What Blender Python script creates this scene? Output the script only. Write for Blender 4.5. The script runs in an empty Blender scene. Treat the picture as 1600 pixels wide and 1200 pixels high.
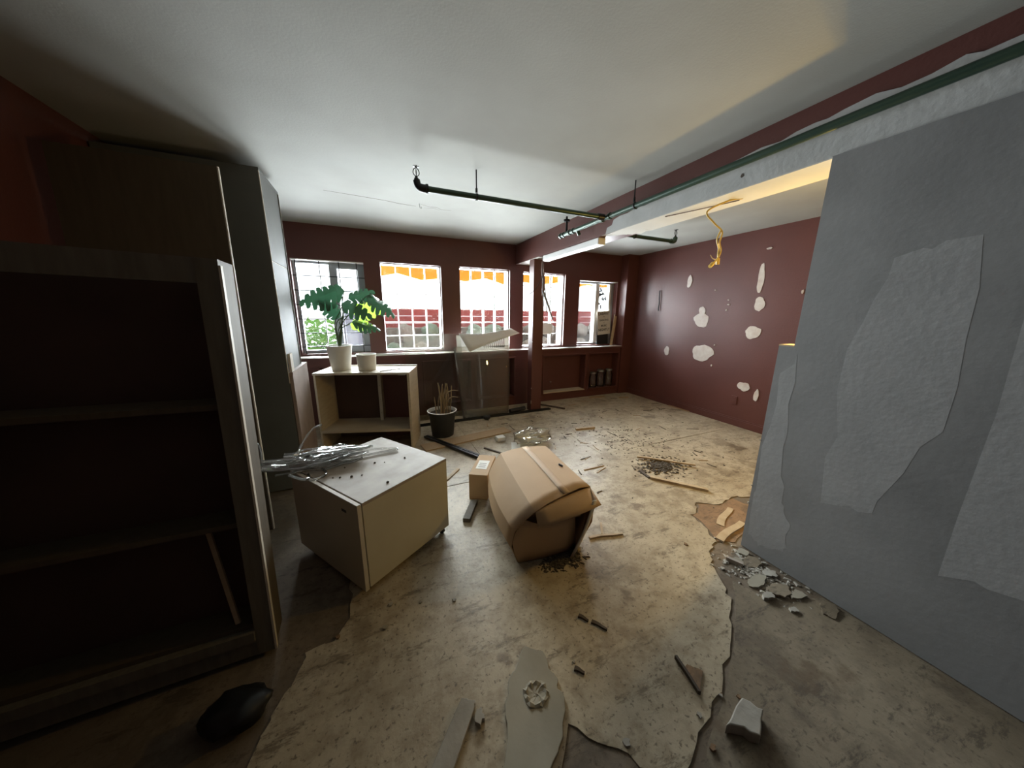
import bpy, bmesh, math, random
from mathutils import Vector, Matrix, noise
random.seed(7)
R = math.radians
scene = bpy.context.scene
col = scene.collection

# ------------------------------------------------------------------ camera
CAM_H, YAW, PITCH, ROLL, FPX = 1.45, R(23.657), R(12.542), R(0.505), 490.7
cd = bpy.data.cameras.new('camera')
cd.sensor_fit = 'HORIZONTAL'; cd.sensor_width = 36.0; cd.lens = 36.0 * FPX / 1600.0
cd.clip_start = 0.02; cd.clip_end = 200
cam = bpy.data.objects.new('camera', cd); col.objects.link(cam)
f = Vector((math.sin(YAW) * math.cos(PITCH), math.cos(YAW) * math.cos(PITCH), -math.sin(PITCH)))
r0 = Vector((math.cos(YAW), -math.sin(YAW), 0)); u0 = r0.cross(f)
rr = r0 * math.cos(ROLL) + u0 * math.sin(ROLL); uu = u0 * math.cos(ROLL) - r0 * math.sin(ROLL)
m = Matrix.Identity(4)
for i in range(3):
    m[i][0] = rr[i]; m[i][1] = uu[i]; m[i][2] = -f[i]
m[2][3] = CAM_H
cam.matrix_world = m
scene.camera = cam

# ------------------------------------------------------------------ world, daylight, exposure
w = bpy.data.worlds.new('World'); scene.world = w; w.use_nodes = True
bg = w.node_tree.nodes['Background']
bg.inputs[0].default_value = (0.92, 0.96, 1.0, 1); bg.inputs[1].default_value = 1.7
vs = scene.view_settings
vs.view_transform = 'Standard'; vs.look = 'None'; vs.gamma = 1.0; vs.exposure = 1.08
vs.use_curve_mapping = False

WIN = [(-0.842, -0.05, 0.93, 2.08), (0.14, 0.94, 0.93, 2.10), (1.21, 2.00, 0.92, 2.11), (2.23, 3.01, 0.92, 2.10), (3.30, 4.12, 0.92, 2.03)]
YB, YO = 4.68, 4.92           # back wall faces
XR, XL, ZC, YN = 4.40, -1.45, 2.48, -4.5
for k, (a, b, c, d) in enumerate(WIN):      # daylight entering through each window opening
    ld = bpy.data.lights.new('window_daylight', 'AREA'); ld.shape = 'RECTANGLE'; ld.size = b - a + 0.15; ld.size_y = d - c + 0.15
    ld.energy = 115; ld.color = (0.90, 0.95, 1.0)
    lo = bpy.data.objects.new('window_daylight', ld); col.objects.link(lo)
    lo.location = ((a + b) / 2, YO + 0.20, (c + d) / 2); lo.rotation_euler = (R(-90), 0, 0)

# ------------------------------------------------------------------ materials
def mat(name, color, rough=0.7, metal=0.0, var=None, scale=6.0, detail=4.0, fac=0.5, bump=0.0, bscale=40.0, spec=0.5, stretch=None, coat=0.0):
    mt = bpy.data.materials.new(name); mt.use_nodes = True
    nt = mt.node_tree; b = nt.nodes['Principled BSDF']
    b.inputs['Base Color'].default_value = (*color, 1); b.inputs['Roughness'].default_value = rough
    b.inputs['Metallic'].default_value = metal; b.inputs['Specular IOR Level'].default_value = spec
    b.inputs['Coat Weight'].default_value = coat
    tc = nt.nodes.new('ShaderNodeTexCoord')
    src = tc.outputs['Object']
    if stretch:
        mp = nt.nodes.new('ShaderNodeMapping'); mp.inputs['Scale'].default_value = stretch
        nt.links.new(src, mp.inputs[0]); src = mp.outputs[0]
    if var:
        n = nt.nodes.new('ShaderNodeTexNoise'); n.inputs['Scale'].default_value = scale; n.inputs['Detail'].default_value = detail
        nt.links.new(src, n.inputs['Vector'])
        rp = nt.nodes.new('ShaderNodeValToRGB')
        rp.color_ramp.elements[0].position = 0.5 - fac / 2; rp.color_ramp.elements[0].color = (*color, 1)
        rp.color_ramp.elements[1].position = 0.5 + fac / 2; rp.color_ramp.elements[1].color = (*var, 1)
        nt.links.new(n.outputs['Fac'], rp.inputs[0]); nt.links.new(rp.outputs[0], b.inputs['Base Color'])
    if bump:
        n2 = nt.nodes.new('ShaderNodeTexNoise'); n2.inputs['Scale'].default_value = bscale; n2.inputs['Detail'].default_value = 5
        nt.links.new(src, n2.inputs['Vector'])
        bp = nt.nodes.new('ShaderNodeBump'); bp.inputs['Strength'].default_value = bump; bp.inputs['Distance'].default_value = 0.01
        nt.links.new(n2.outputs['Fac'], bp.inputs['Height']); nt.links.new(bp.outputs[0], b.inputs['Normal'])
    return mt

def floor_mat(name, c1, c2, c3, seed=0.0, rough=0.6):
    mt = bpy.data.materials.new(name); mt.use_nodes = True
    nt = mt.node_tree; N = nt.nodes; L = nt.links; b = N['Principled BSDF']
    tc = N.new('ShaderNodeTexCoord'); mp = N.new('ShaderNodeMapping'); mp.inputs['Location'].default_value = (seed, seed * 2, 0)
    L.new(tc.outputs['Object'], mp.inputs[0])
    def noi(sc, det, st=None, rgh=0.6):
        n = N.new('ShaderNodeTexNoise'); n.inputs['Scale'].default_value = sc; n.inputs['Detail'].default_value = det; n.inputs['Roughness'].default_value = rgh
        if st:
            q = N.new('ShaderNodeMapping'); q.inputs['Scale'].default_value = st; q.inputs['Rotation'].default_value = (0, 0, 0.35)
            L.new(mp.outputs[0], q.inputs[0]); L.new(q.outputs[0], n.inputs['Vector'])
        else: L.new(mp.outputs[0], n.inputs['Vector'])
        return n.outputs['Fac']
    def ramp(src, p0, p1):
        q = N.new('ShaderNodeMapRange'); q.inputs[1].default_value = p0; q.inputs[2].default_value = p1; L.new(src, q.inputs[0]); return q.outputs[0]
    def mix(fac, a, bb, k=1.0):
        x = N.new('ShaderNodeMix'); x.data_type = 'RGBA'
        if k != 1.0:
            mm = N.new('ShaderNodeMath'); mm.operation = 'MULTIPLY'; mm.inputs[1].default_value = k; L.new(fac, mm.inputs[0]); fac = mm.outputs[0]
        L.new(fac, x.inputs[0])
        for sck, v in ((x.inputs[6], a), (x.inputs[7], bb)):
            if isinstance(v, tuple): sck.default_value = (*v, 1)
            else: L.new(v, sck)
        return x.outputs[2]
    c = mix(ramp(noi(1.7, 5), 0.40, 0.62), c1, c2)
    c = mix(ramp(noi(9, 8, None, 0.7), 0.46, 0.66), c, c3, 0.7)
    c = mix(ramp(noi(2.2, 10, (1.5, 5, 1), 0.78), 0.55, 0.61), c, tuple(v * 0.5 for v in c3), 0.7)      # scuffs
    c = mix(ramp(noi(2.1, 9, (1, 1, 1), 0.72), 0.53, 0.60), c, tuple(v * 0.8 for v in c3), 0.55)
    c = mix(ramp(noi(55, 4), 0.58, 0.66), c, (0.10, 0.075, 0.05), 0.75)                                # specks
    c = mix(ramp(noi(3.2, 8), 0.60, 0.66), c, (0.13, 0.09, 0.055), 0.75)                              # stains
    L.new(c, b.inputs['Base Color'])
    b.inputs['Roughness'].default_value = rough; b.inputs['Specular IOR Level'].default_value = 0.45
    bp = N.new('ShaderNodeBump'); bp.inputs['Strength'].default_value = 0.35; bp.inputs['Distance'].default_value = 0.006
    L.new(noi(26, 8), bp.inputs['Height']); L.new(bp.outputs[0], b.inputs['Normal'])
    return mt

def clear(name, tint=(0.95, 0.97, 0.97), gloss=0.08, rough=0.03, diff=0.0, refr=0.0, ior=1.12, bump=0.0, bscale=12.0, dcol=(0.8, 0.8, 0.78)):
    """see-through sheet: transparent body, fresnel gloss, optional haze and wavy refraction"""
    mt = bpy.data.materials.new(name); mt.use_nodes = True
    nt = mt.node_tree; N = nt.nodes; L = nt.links
    for n in list(N):
        if n.type != 'OUTPUT_MATERIAL': N.remove(n)
    out = [n for n in N if n.type == 'OUTPUT_MATERIAL'][0]
    nrm = None
    if bump:
        tc = N.new('ShaderNodeTexCoord'); nz = N.new('ShaderNodeTexNoise'); nz.inputs['Scale'].default_value = bscale; nz.inputs['Detail'].default_value = 1.5
        gm = N.new('ShaderNodeNewGeometry')
        L.new(gm.outputs['Position'], nz.inputs['Vector'])
        bp = N.new('ShaderNodeBump'); bp.inputs['Strength'].default_value = bump; bp.inputs['Distance'].default_value = 0.05
        L.new(nz.outputs['Fac'], bp.inputs['Height']); nrm = bp.outputs[0]
    tr = N.new('ShaderNodeBsdfTransparent'); tr.inputs[0].default_value = (*tint, 1)
    cur = tr.outputs[0]
    def mix(sh, fac):
        nonlocal cur
        x = N.new('ShaderNodeMixShader')
        if isinstance(fac, float): x.inputs[0].default_value = fac
        else: L.new(fac, x.inputs[0])
        L.new(cur, x.inputs[1]); L.new(sh, x.inputs[2]); cur = x.outputs[0]
    if refr:
        rf = N.new('ShaderNodeBsdfRefraction'); rf.inputs['Color'].default_value = (*tint, 1); rf.inputs['IOR'].default_value = ior; rf.inputs['Roughness'].default_value = 0.02
        if nrm: L.new(nrm, rf.inputs['Normal'])
        mix(rf.outputs[0], refr)
    if diff:
        d = N.new('ShaderNodeBsdfDiffuse'); d.inputs[0].default_value = (*dcol, 1); t = N.new('ShaderNodeBsdfTranslucent'); t.inputs[0].default_value = (*dcol, 1)
        q = N.new('ShaderNodeMixShader'); L.new(d.outputs[0], q.inputs[1]); L.new(t.outputs[0], q.inputs[2])
        mix(q.outputs[0], diff)
    g = N.new('ShaderNodeBsdfGlossy'); g.inputs['Roughness'].default_value = rough
    if nrm: L.new(nrm, g.inputs['Normal'])
    fr = N.new('ShaderNodeFresnel'); fr.inputs[0].default_value = 1.45
    ad = N.new('ShaderNodeMath'); ad.operation = 'MULTIPLY_ADD'; ad.inputs[1].default_value = 0.9; ad.inputs[2].default_value = gloss - 0.03
    ad.use_clamp = True
    L.new(fr.outputs[0], ad.inputs[0])
    mix(g.outputs[0], ad.outputs[0])
    L.new(cur, out.inputs[0])
    return mt

def translucent(name, color, t=0.5, rough=0.5, var=None, scale=8.0):
    mt = mat(name, color, rough, var=var, scale=scale)
    nt = mt.node_tree; b = nt.nodes['Principled BSDF']; out = [n for n in nt.nodes if n.type == 'OUTPUT_MATERIAL'][0]
    tl = nt.nodes.new('ShaderNodeBsdfTranslucent'); tl.inputs[0].default_value = (*[min(1, c * 2.2) for c in color], 1)
    x = nt.nodes.new('ShaderNodeMixShader'); x.inputs[0].default_value = t
    nt.links.new(b.outputs[0], x.inputs[1]); nt.links.new(tl.outputs[0], x.inputs[2]); nt.links.new(x.outputs[0], out.inputs[0])
    return mt

M = {}
M['red'] = mat('maroon_paint', (0.120, 0.040, 0.032), 0.42, var=(0.10, 0.033, 0.027), scale=2.5, bump=0.12, bscale=60)
M['ceil'] = mat('ceiling_paint', (0.38, 0.38, 0.35), 0.8, var=(0.30, 0.295, 0.265), scale=1.4, detail=7, fac=0.45, bump=0.06, bscale=90)
M['wallgray'] = mat('gray_wall_paint', (0.25, 0.25, 0.25), 0.75, var=(0.18, 0.18, 0.18), scale=2.2, detail=5, fac=0.35, bump=0.1)
M['subfloor'] = floor_mat('bare_subfloor', (0.20, 0.155, 0.11), (0.15, 0.115, 0.08), (0.11, 0.085, 0.06), 3.1, 0.8)
M['lino'] = floor_mat('worn_floor', (0.49, 0.415, 0.30), (0.39, 0.32, 0.22), (0.24, 0.18, 0.11), 0.0, 0.42)
M['ply'] = M['lino']
M['graylino'] = floor_mat('gray_floor', (0.24, 0.195, 0.135), (0.19, 0.15, 0.10), (0.13, 0.10, 0.07), 8.0, 0.65)
M['tornlino'] = floor_mat('torn_backing', (0.28, 0.17, 0.09), (0.23, 0.135, 0.07), (0.16, 0.095, 0.05), 2.0, 0.8)
M['wallpatch'] = mat('wall_compound', (0.33, 0.33, 0.33), 0.8, var=(0.27, 0.27, 0.27), scale=4, detail=6, fac=0.5, bump=0.15)
M['compoundshaded'] = mat('joint_compound_shaded', (0.50, 0.50, 0.49), 0.8, var=(0.38, 0.38, 0.37), scale=5, detail=6, fac=0.5, bump=0.2)  # beam plaster, side face toned darker to carry its shade
M['plasterlit'] = mat('beam_plaster_lit', (0.62, 0.605, 0.57), 0.75, var=(0.53, 0.515, 0.48), scale=4, detail=6)  # same beam plaster, underside toned lighter for the light falling on it
M['spackle'] = mat('spackle', (0.66, 0.63, 0.59), 0.85, var=(0.50, 0.42, 0.38), scale=14, detail=5, fac=0.5, bump=0.3)
M['pipe'] = mat('green_pipe', (0.030, 0.060, 0.045), 0.32, 0.35, var=(0.045, 0.075, 0.05), scale=8)
M['black'] = mat('black_metal', (0.012, 0.012, 0.013), 0.4, 0.2)
M['blackplastic'] = mat('black_plastic', (0.014, 0.015, 0.016), 0.45, bump=0.05)
M['white'] = mat('white_enamel', (0.80, 0.80, 0.80), 0.35)
M['ceramic'] = mat('white_ceramic', (0.70, 0.68, 0.63), 0.5, var=(0.66, 0.64, 0.58), scale=20)
M['lam'] = mat('cream_laminate', (0.55, 0.50, 0.37), 0.45, var=(0.49, 0.44, 0.32), scale=3)
M['lamtop'] = mat('dusty_laminate', (0.43, 0.375, 0.315), 0.6, var=(0.27, 0.22, 0.175), scale=7, detail=8, fac=0.4, bump=0.05)
M['edge'] = mat('pale_edge', (0.60, 0.55, 0.46), 0.6, var=(0.48, 0.42, 0.34), scale=14)
M['carc'] = mat('carcass_board', (0.56, 0.48, 0.36), 0.6, var=(0.46, 0.38, 0.27), scale=6, stretch=(1, 1, 6))
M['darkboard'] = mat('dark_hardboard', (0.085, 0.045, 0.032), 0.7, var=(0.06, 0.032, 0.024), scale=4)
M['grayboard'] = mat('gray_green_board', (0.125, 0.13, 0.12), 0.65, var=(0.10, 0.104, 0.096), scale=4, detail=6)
M['pinkboard'] = mat('pinkish_board', (0.36, 0.28, 0.24), 0.7, var=(0.28, 0.21, 0.18), scale=9, detail=6)
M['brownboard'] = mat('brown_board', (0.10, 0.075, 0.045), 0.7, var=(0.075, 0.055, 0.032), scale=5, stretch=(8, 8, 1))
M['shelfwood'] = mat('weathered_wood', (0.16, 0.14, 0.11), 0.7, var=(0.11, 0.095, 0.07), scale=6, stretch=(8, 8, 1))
M['stripwood'] = mat('pale_wood', (0.52, 0.40, 0.26), 0.65, var=(0.40, 0.29, 0.17), scale=10, stretch=(2, 2, 2))
M['plank'] = mat('plank_wood', (0.44, 0.31, 0.18), 0.6, var=(0.34, 0.23, 0.13), scale=5, stretch=(1, 12, 1))
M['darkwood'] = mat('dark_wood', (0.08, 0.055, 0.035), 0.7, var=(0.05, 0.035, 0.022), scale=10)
M['card'] = mat('cardboard', (0.47, 0.31, 0.17), 0.75, var=(0.41, 0.265, 0.14), scale=3, bump=0.06, bscale=25)
M['cardin'] = mat('cardboard_inside', (0.44, 0.29, 0.16), 0.8, var=(0.38, 0.245, 0.13), scale=5)
M['tape'] = mat('packing_tape', (0.45, 0.295, 0.16), 0.6)
M['paper'] = mat('white_paper', (0.78, 0.77, 0.73), 0.8)
M['poster'] = mat('poster_paper', (0.62, 0.58, 0.50), 0.8, var=(0.56, 0.52, 0.44), scale=6)
M['ink'] = mat('ink', (0.02, 0.02, 0.022), 0.7)
M['plaster'] = mat('plaster_chunk', (0.40, 0.37, 0.32), 0.85, var=(0.29, 0.265, 0.22), scale=10, detail=6, bump=0.3, bscale=30)
M['slab'] = mat('plaster_slab', (0.36, 0.325, 0.255), 0.85, var=(0.27, 0.24, 0.18), scale=6, detail=7, bump=0.2, bscale=20)
M['dirt'] = mat('dirt', (0.09, 0.07, 0.05), 0.95, var=(0.05, 0.04, 0.03), scale=30)
M['soil'] = mat('dry_soil', (0.07, 0.05, 0.035), 0.95, var=(0.04, 0.03, 0.02), scale=40, bump=0.5)
M['dry'] = mat('dry_stem', (0.30, 0.22, 0.12), 0.8, var=(0.20, 0.14, 0.08), scale=15)
M['leaf'] = translucent('monstera_leaf', (0.016, 0.052, 0.026), 0.14, 0.35, var=(0.028, 0.075, 0.024), scale=5)
M['leaflight'] = translucent('young_leaf', (0.15, 0.26, 0.03), 0.4, 0.4, var=(0.26, 0.38, 0.05), scale=5)
M['stem'] = mat('leaf_stem', (0.05, 0.085, 0.03), 0.6, var=(0.035, 0.06, 0.025), scale=12)
M['yellow'] = mat('yellow_cable', (0.75, 0.52, 0.13), 0.5)
M['wire'] = mat('old_wire', (0.16, 0.10, 0.08), 0.6)
M['steel'] = mat('dull_steel', (0.38, 0.38, 0.38), 0.35, 0.8)
M['mortar'] = mat('glass_block_mortar', (0.33, 0.31, 0.29), 0.8)
M['alu'] = mat('window_aluminium', (0.34, 0.36, 0.40), 0.45, 0.3)
M['winwhite'] = mat('window_white', (0.68, 0.66, 0.63), 0.5, var=(0.56, 0.53, 0.50), scale=8)
M['glass'] = clear('window_glass', (0.93, 0.95, 0.95), 0.05)
M['block'] = clear('glass_block', (0.93, 0.95, 0.94), 0.05, 0.05, bump=0.9, bscale=14)
M['acrylic'] = clear('acrylic_sheet', (0.90, 0.90, 0.86), 0.045, 0.015, diff=0.04, dcol=(0.50, 0.47, 0.42))
M['acrylicwarm'] = clear('bowed_acrylic', (0.88, 0.86, 0.80), 0.05, 0.02, diff=0.20, dcol=(0.50, 0.47, 0.42))
M['tubing'] = clear('clear_tubing', (0.92, 0.92, 0.90), 0.20, 0.10, diff=0.09)
M['bag'] = clear('plastic_bag', (0.93, 0.92, 0.86), 0.12, 0.15, diff=0.25, dcol=(0.75, 0.70, 0.5))
M['jar'] = clear('jar_glass', (0.93, 0.95, 0.94), 0.12, 0.03)
M['pave'] = mat('outdoor_paving', (0.58, 0.57, 0.54), 0.9, var=(0.50, 0.49, 0.46), scale=2)
M['rock'] = mat('boulder', (0.17, 0.15, 0.125), 0.9, var=(0.09, 0.08, 0.065), scale=5, detail=8, bump=0.5, bscale=15)
M['mossrock'] = mat('mossy_boulder', (0.09, 0.125, 0.08), 0.9, var=(0.06, 0.08, 0.055), scale=6, detail=8, bump=0.5, bscale=15)
M['redfence'] = mat('red_fence', (0.22, 0.02, 0.015), 0.6, var=(0.14, 0.013, 0.012), scale=4)
M['awning'] = translucent('orange_awning', (0.62, 0.25, 0.025), 0.6, 0.7)
M['bush'] = translucent('bush_leaf', (0.07, 0.17, 0.03), 0.4, 0.5, var=(0.15, 0.26, 0.04), scale=3)
M['graywood'] = mat('gray_post', (0.10, 0.115, 0.135), 0.7)
M['render'] = mat('outside_render', (0.45, 0.44, 0.42), 0.9)
bulb = bpy.data.materials.new('lamp_glass'); bulb.use_nodes = True
_b = bulb.node_tree.nodes['Principled BSDF']; _b.inputs['Emission Color'].default_value = (1, 0.68, 0.25, 1); _b.inputs['Emission Strength'].default_value = 20

# ------------------------------------------------------------------ helpers
def link(name, me, mt, parent=None, smooth=False):
    o = bpy.data.objects.new(name, me); col.objects.link(o)
    if mt is not None and len(me.materials) == 0: me.materials.append(M[mt] if isinstance(mt, str) else mt)
    if parent is not None: o.parent = parent
    if smooth:
        for p in me.polygons: p.use_smooth = True
    return o

def struct(o): o['kind'] = 'structure'; return o

def tag(o, label, cat, group=None):
    o['label'] = label; o['category'] = cat
    if group: o['group'] = group
    return o

def thing(name, label, cat, loc=(0, 0, 0), rz=0.0, group=None, rot=None):
    o = bpy.data.objects.new(name, None); col.objects.link(o)
    o.empty_display_size = 0.05
    o.location = loc; o.rotation_euler = rot if rot else (0, 0, rz)
    return tag(o, label, cat, group)

class MB:
    def __init__(s): s.v = []; s.f = []
    def box(s, x0, x1, y0, y1, z0, z1):
        n = len(s.v)
        s.v += [(x0, y0, z0), (x1, y0, z0), (x1, y1, z0), (x0, y1, z0), (x0, y0, z1), (x1, y0, z1), (x1, y1, z1), (x0, y1, z1)]
        s.f += [tuple(n + i for i in q) for q in ((0, 3, 2, 1), (4, 5, 6, 7), (0, 1, 5, 4), (1, 2, 6, 5), (2, 3, 7, 6), (3, 0, 4, 7))]
        return s
    def tube(s, pts, r, seg=8, r2=None, caps=True):
        pts = [Vector(p) for p in pts]; n0 = len(s.v); k = len(pts); prev = None
        for i, p in enumerate(pts):
            t = (pts[min(i + 1, k - 1)] - pts[max(i - 1, 0)]).normalized()
            if prev is None:
                a = Vector((0, 0, 1)) if abs(t.z) < 0.9 else Vector((1, 0, 0))
                nx = t.cross(a).normalized()
            else: nx = (prev - t * prev.dot(t)).normalized()
            prev = nx; ny = t.cross(nx)
            ra = (r[i] if isinstance(r, (list, tuple)) else (r if r2 is None else r + (r2 - r) * i / max(1, k - 1)))
            for j in range(seg):
                an = 2 * math.pi * j / seg
                s.v.append(tuple(p + nx * (math.cos(an) * ra) + ny * (math.sin(an) * ra)))
        for i in range(k - 1):
            for j in range(seg):
                a = n0 + i * seg + j; b = n0 + i * seg + (j + 1) % seg
                s.f.append((a, b, b + seg, a + seg))
        if caps:
            s.f.append(tuple(n0 + j for j in reversed(range(seg)))); s.f.append(tuple(n0 + (k - 1) * seg + j for j in range(seg)))
        return s
    def lathe(s, prof, seg=24, c=(0, 0, 0), caps=True):
        n0 = len(s.v)
        for (r, z) in prof:
            for j in range(seg):
                an = 2 * math.pi * j / seg; s.v.append((c[0] + r * math.cos(an), c[1] + r * math.sin(an), c[2] + z))
        for i in range(len(prof) - 1):
            for j in range(seg):
                a = n0 + i * seg + j; b = n0 + i * seg + (j + 1) % seg
                s.f.append((a, b, b + seg, a + seg))
        if caps: s.f.append(tuple(n0 + j for j in reversed(range(seg)))); s.f.append(tuple(n0 + (len(prof) - 1) * seg + j for j in range(seg)))
        return s
    def prism(s, pts, z0, z1, axis='z'):
        """closed outline extruded along an axis; for 'x' the outline is (y, z)"""
        n = len(s.v); k = len(pts)
        for z in (z0, z1):
            for p in pts:
                s.v.append((p[0], p[1], z) if axis == 'z' else ((z, p[0], p[1]) if axis == 'x' else (p[0], z, p[1])))
        s.f.append(tuple(n + i for i in reversed(range(k)))); s.f.append(tuple(n + k + i for i in range(k)))
        for i in range(k):
            j = (i + 1) % k; s.f.append((n + i, n + j, n + k + j, n + k + i))
        return s
    def mesh(s, name):
        me = bpy.data.meshes.new(name); me.from_pydata(s.v, [], s.f); me.update()
        bm = bmesh.new(); bm.from_mesh(me); bmesh.ops.recalc_face_normals(bm, faces=bm.faces); bm.to_mesh(me); bm.free()
        return me
    def build(s, name, mt, parent=None, smooth=False, bevel=0.0):
        o = link(name, s.mesh(name), mt, parent, smooth)
        if bevel:
            b = o.modifiers.new('bevel', 'BEVEL'); b.width = bevel; b.segments = 2; b.limit_method = 'ANGLE'
        if smooth:
            try: o.data.set_sharp_from_angle(angle=R(42))
            except Exception: pass
        return o

def box(name, mt, x0, x1, y0, y1, z0, z1, parent=None, bevel=0.0): return MB().box(x0, x1, y0, y1, z0, z1).build(name, mt, parent, bevel=bevel)
def tube(name, mt, pts, r, parent=None, seg=8, r2=None): return MB().tube(pts, r, seg, r2).build(name, mt, parent, smooth=True)

def curve_pts(pts, n=6):
    P = [Vector(p) for p in pts]; out = []
    for i in range(len(P) - 1):
        p0 = P[max(i - 1, 0)]; p1 = P[i]; p2 = P[i + 1]; p3 = P[min(i + 2, len(P) - 1)]
        for j in range(n):
            t = j / n
            out.append(0.5 * ((2 * p1) + (p2 - p0) * t + (2 * p0 - 5 * p1 + 4 * p2 - p3) * t * t + (3 * p1 - p0 - 3 * p2 + p3) * t ** 3))
    out.append(P[-1]); return out

def jag(pts, amp=0.01, n=3, seed=0):
    """subdivide an outline with small irregular steps"""
    rnd = random.Random(seed); out = []
    for i, p in enumerate(pts):
        q = pts[(i + 1) % len(pts)]; out.append(p)
        L_ = math.hypot(q[0] - p[0], q[1] - p[1])
        for k in range(1, n):
            t = k / n + rnd.uniform(-0.1, 0.1)
            a = min(amp, L_ * 0.2)
            out.append((p[0] + (q[0] - p[0]) * t + rnd.uniform(-a, a), p[1] + (q[1] - p[1]) * t + rnd.uniform(-a, a)))
    return out

def text_mesh(body, size):
    cu = bpy.data.curves.new('lettering', 'FONT'); cu.body = body; cu.size = size; cu.align_x = 'CENTER'; cu.offset = size * 0.02
    o = bpy.data.objects.new('lettering', cu); col.objects.link(o)
    dg = bpy.context.evaluated_depsgraph_get(); me = bpy.data.meshes.new_from_object(o.evaluated_get(dg))
    bpy.data.objects.remove(o); bpy.data.curves.remove(cu)
    return me

# ================================================================== SETTING
fl = struct(box('floor', 'subfloor', XL - 0.1, XR + 0.1, YN - 0.1, YO, -0.12, -0.005))
fl['label'] = 'bare dark subfloor under the worn beige sheet flooring'
# far flooring panels, seams open
xs = [-1.44, -0.25, 0.93, 2.13, 3.32, 4.385]; g = 0.0015
for i in range(5):
    for (ya, yb) in ((2.46, 3.66), (3.66, 4.53)):
        if i == 0 and ya < 3: continue
        MB().box(xs[i] + g, xs[i + 1] - g, ya + g, yb - g, -0.005, 0.0).build('floor_panel', 'ply', fl)
main = [(-0.24, 2.457), (-0.26, 2.1), (-0.22, 1.75), (-0.214, 1.453), (-0.273, 1.355), (-0.383, 1.348), (-0.394, 1.279), (-0.445, 1.163), (-0.474, 1.086), (-0.50, 0.95), (-0.55, 0.6), (-0.6, 0.2), (0.0, 0.1), (0.30, 0.30), (0.36, 0.52),
        (0.537, 0.689), (0.629, 0.584), (0.741, 0.468), (0.805, 0.43), (1.032, 0.497), (1.202, 0.561), (1.391, 0.649), (1.557, 0.753), (1.652, 0.837), (1.746, 0.993), (1.86, 1.07), (1.961, 1.10), (2.033, 1.239), (2.06, 1.369), (2.134, 1.372), (2.245, 1.46), (2.385, 1.373), (2.585, 1.40), (2.75, 1.33), (3.2, 1.30), (4.385, 1.2), (4.385, 2.457)]
MB().prism(jag(main, 0.012, 4, 1), -0.005, 0.0).build('linoleum_sheet', 'lino', fl)
gl = [(0.90, 0.02), (1.6, -0.3), (2.07, -0.3), (2.07, 0.60), (1.95, 0.66), (1.80, 0.72), (1.74, 0.86), (1.67, 0.80), (1.565, 0.735), (1.40, 0.635), (1.21, 0.548), (1.045, 0.484), (0.84, 0.40)]
MB().prism(jag(gl, 0.006, 3, 2), -0.0052, -0.002).build('gray_linoleum_sheet', 'graylino', fl)
tl = [(1.97, 1.10), (2.05, 1.24), (2.075, 1.36), (2.14, 1.36), (2.25, 1.44), (2.38, 1.36), (2.58, 1.38), (2.62, 1.20), (2.30, 1.10), (2.07, 1.05)]
MB().prism(jag(tl, 0.008, 3, 3), -0.005, -0.0015).build('torn_linoleum_backing', 'tornlino', fl)

ce = struct(box('ceiling', 'ceil', XL - 0.1, XR + 0.1, YN - 0.1, YO, ZC, ZC + 0.12))
def crack(pts, wd=0.007):
    a = []; b = []
    for i, p in enumerate(pts):
        wv = wd * (0.3 if i in (0, len(pts) - 1) else random.uniform(0.5, 1.0)); a.append((p[0], p[1] + wv)); b.append((p[0], p[1] - wv))
    MB().prism(a + b[::-1], ZC - 0.0006, ZC + 0.002).build('crack', 'darkwood', ce)
crack([(-0.30, 3.41), (-0.05, 3.43), (0.2, 3.455), (0.33, 3.49), (0.483, 3.50)])
crack([(0.52, 3.42), (0.60, 3.46), (0.68, 3.45), (0.73, 3.50), (0.83, 3.48)], 0.003)
crack([(0.56, 3.52), (0.66, 3.49), (0.72, 3.53)], 0.0025)
tube('hook', 'steel', curve_pts([(0.505, 3.41, ZC), (0.505, 3.41, ZC - 0.02), (0.51, 3.42, ZC - 0.035), (0.525, 3.43, ZC - 0.03), (0.525, 3.43, ZC - 0.018)], 4), 0.0025, ce, 6)

# back wall with five openings, one block of masonry per field
mb = MB()
edges = [XL] + [v for a in WIN for v in a[:2]] + [XR]
for i in range(0, len(edges), 2): mb.box(edges[i], edges[i + 1], YB, YO, 0, ZC)
for (a, b, c, d) in WIN: mb.box(a, b, YB, YO, 0, c).box(a, b, YB, YO, d, ZC)
struct(mb.build('wall_back', 'red'))
wr = struct(box('wall_right', 'red', XR, XR + 0.12, YN, YO, -0.1, ZC))
struct(box('wall_left', 'red', XL - 0.12, XL, YN, YO, -0.1, ZC))
struct(box('wall_near', 'red', XL - 0.12, XR + 0.12, YN - 0.12, YN, -0.1, ZC))
struct(MB().box(XR - 0.016, XR, YN, 4.5, 0, 0.085).box(XR - 0.011, XR, YN, 4.5, 0.085, 0.105).build('baseboard_right', 'red', bevel=0.003))
struct(box('wall_pier', 'red', 4.17, XR, 4.50, YB, 0, ZC))

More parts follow.
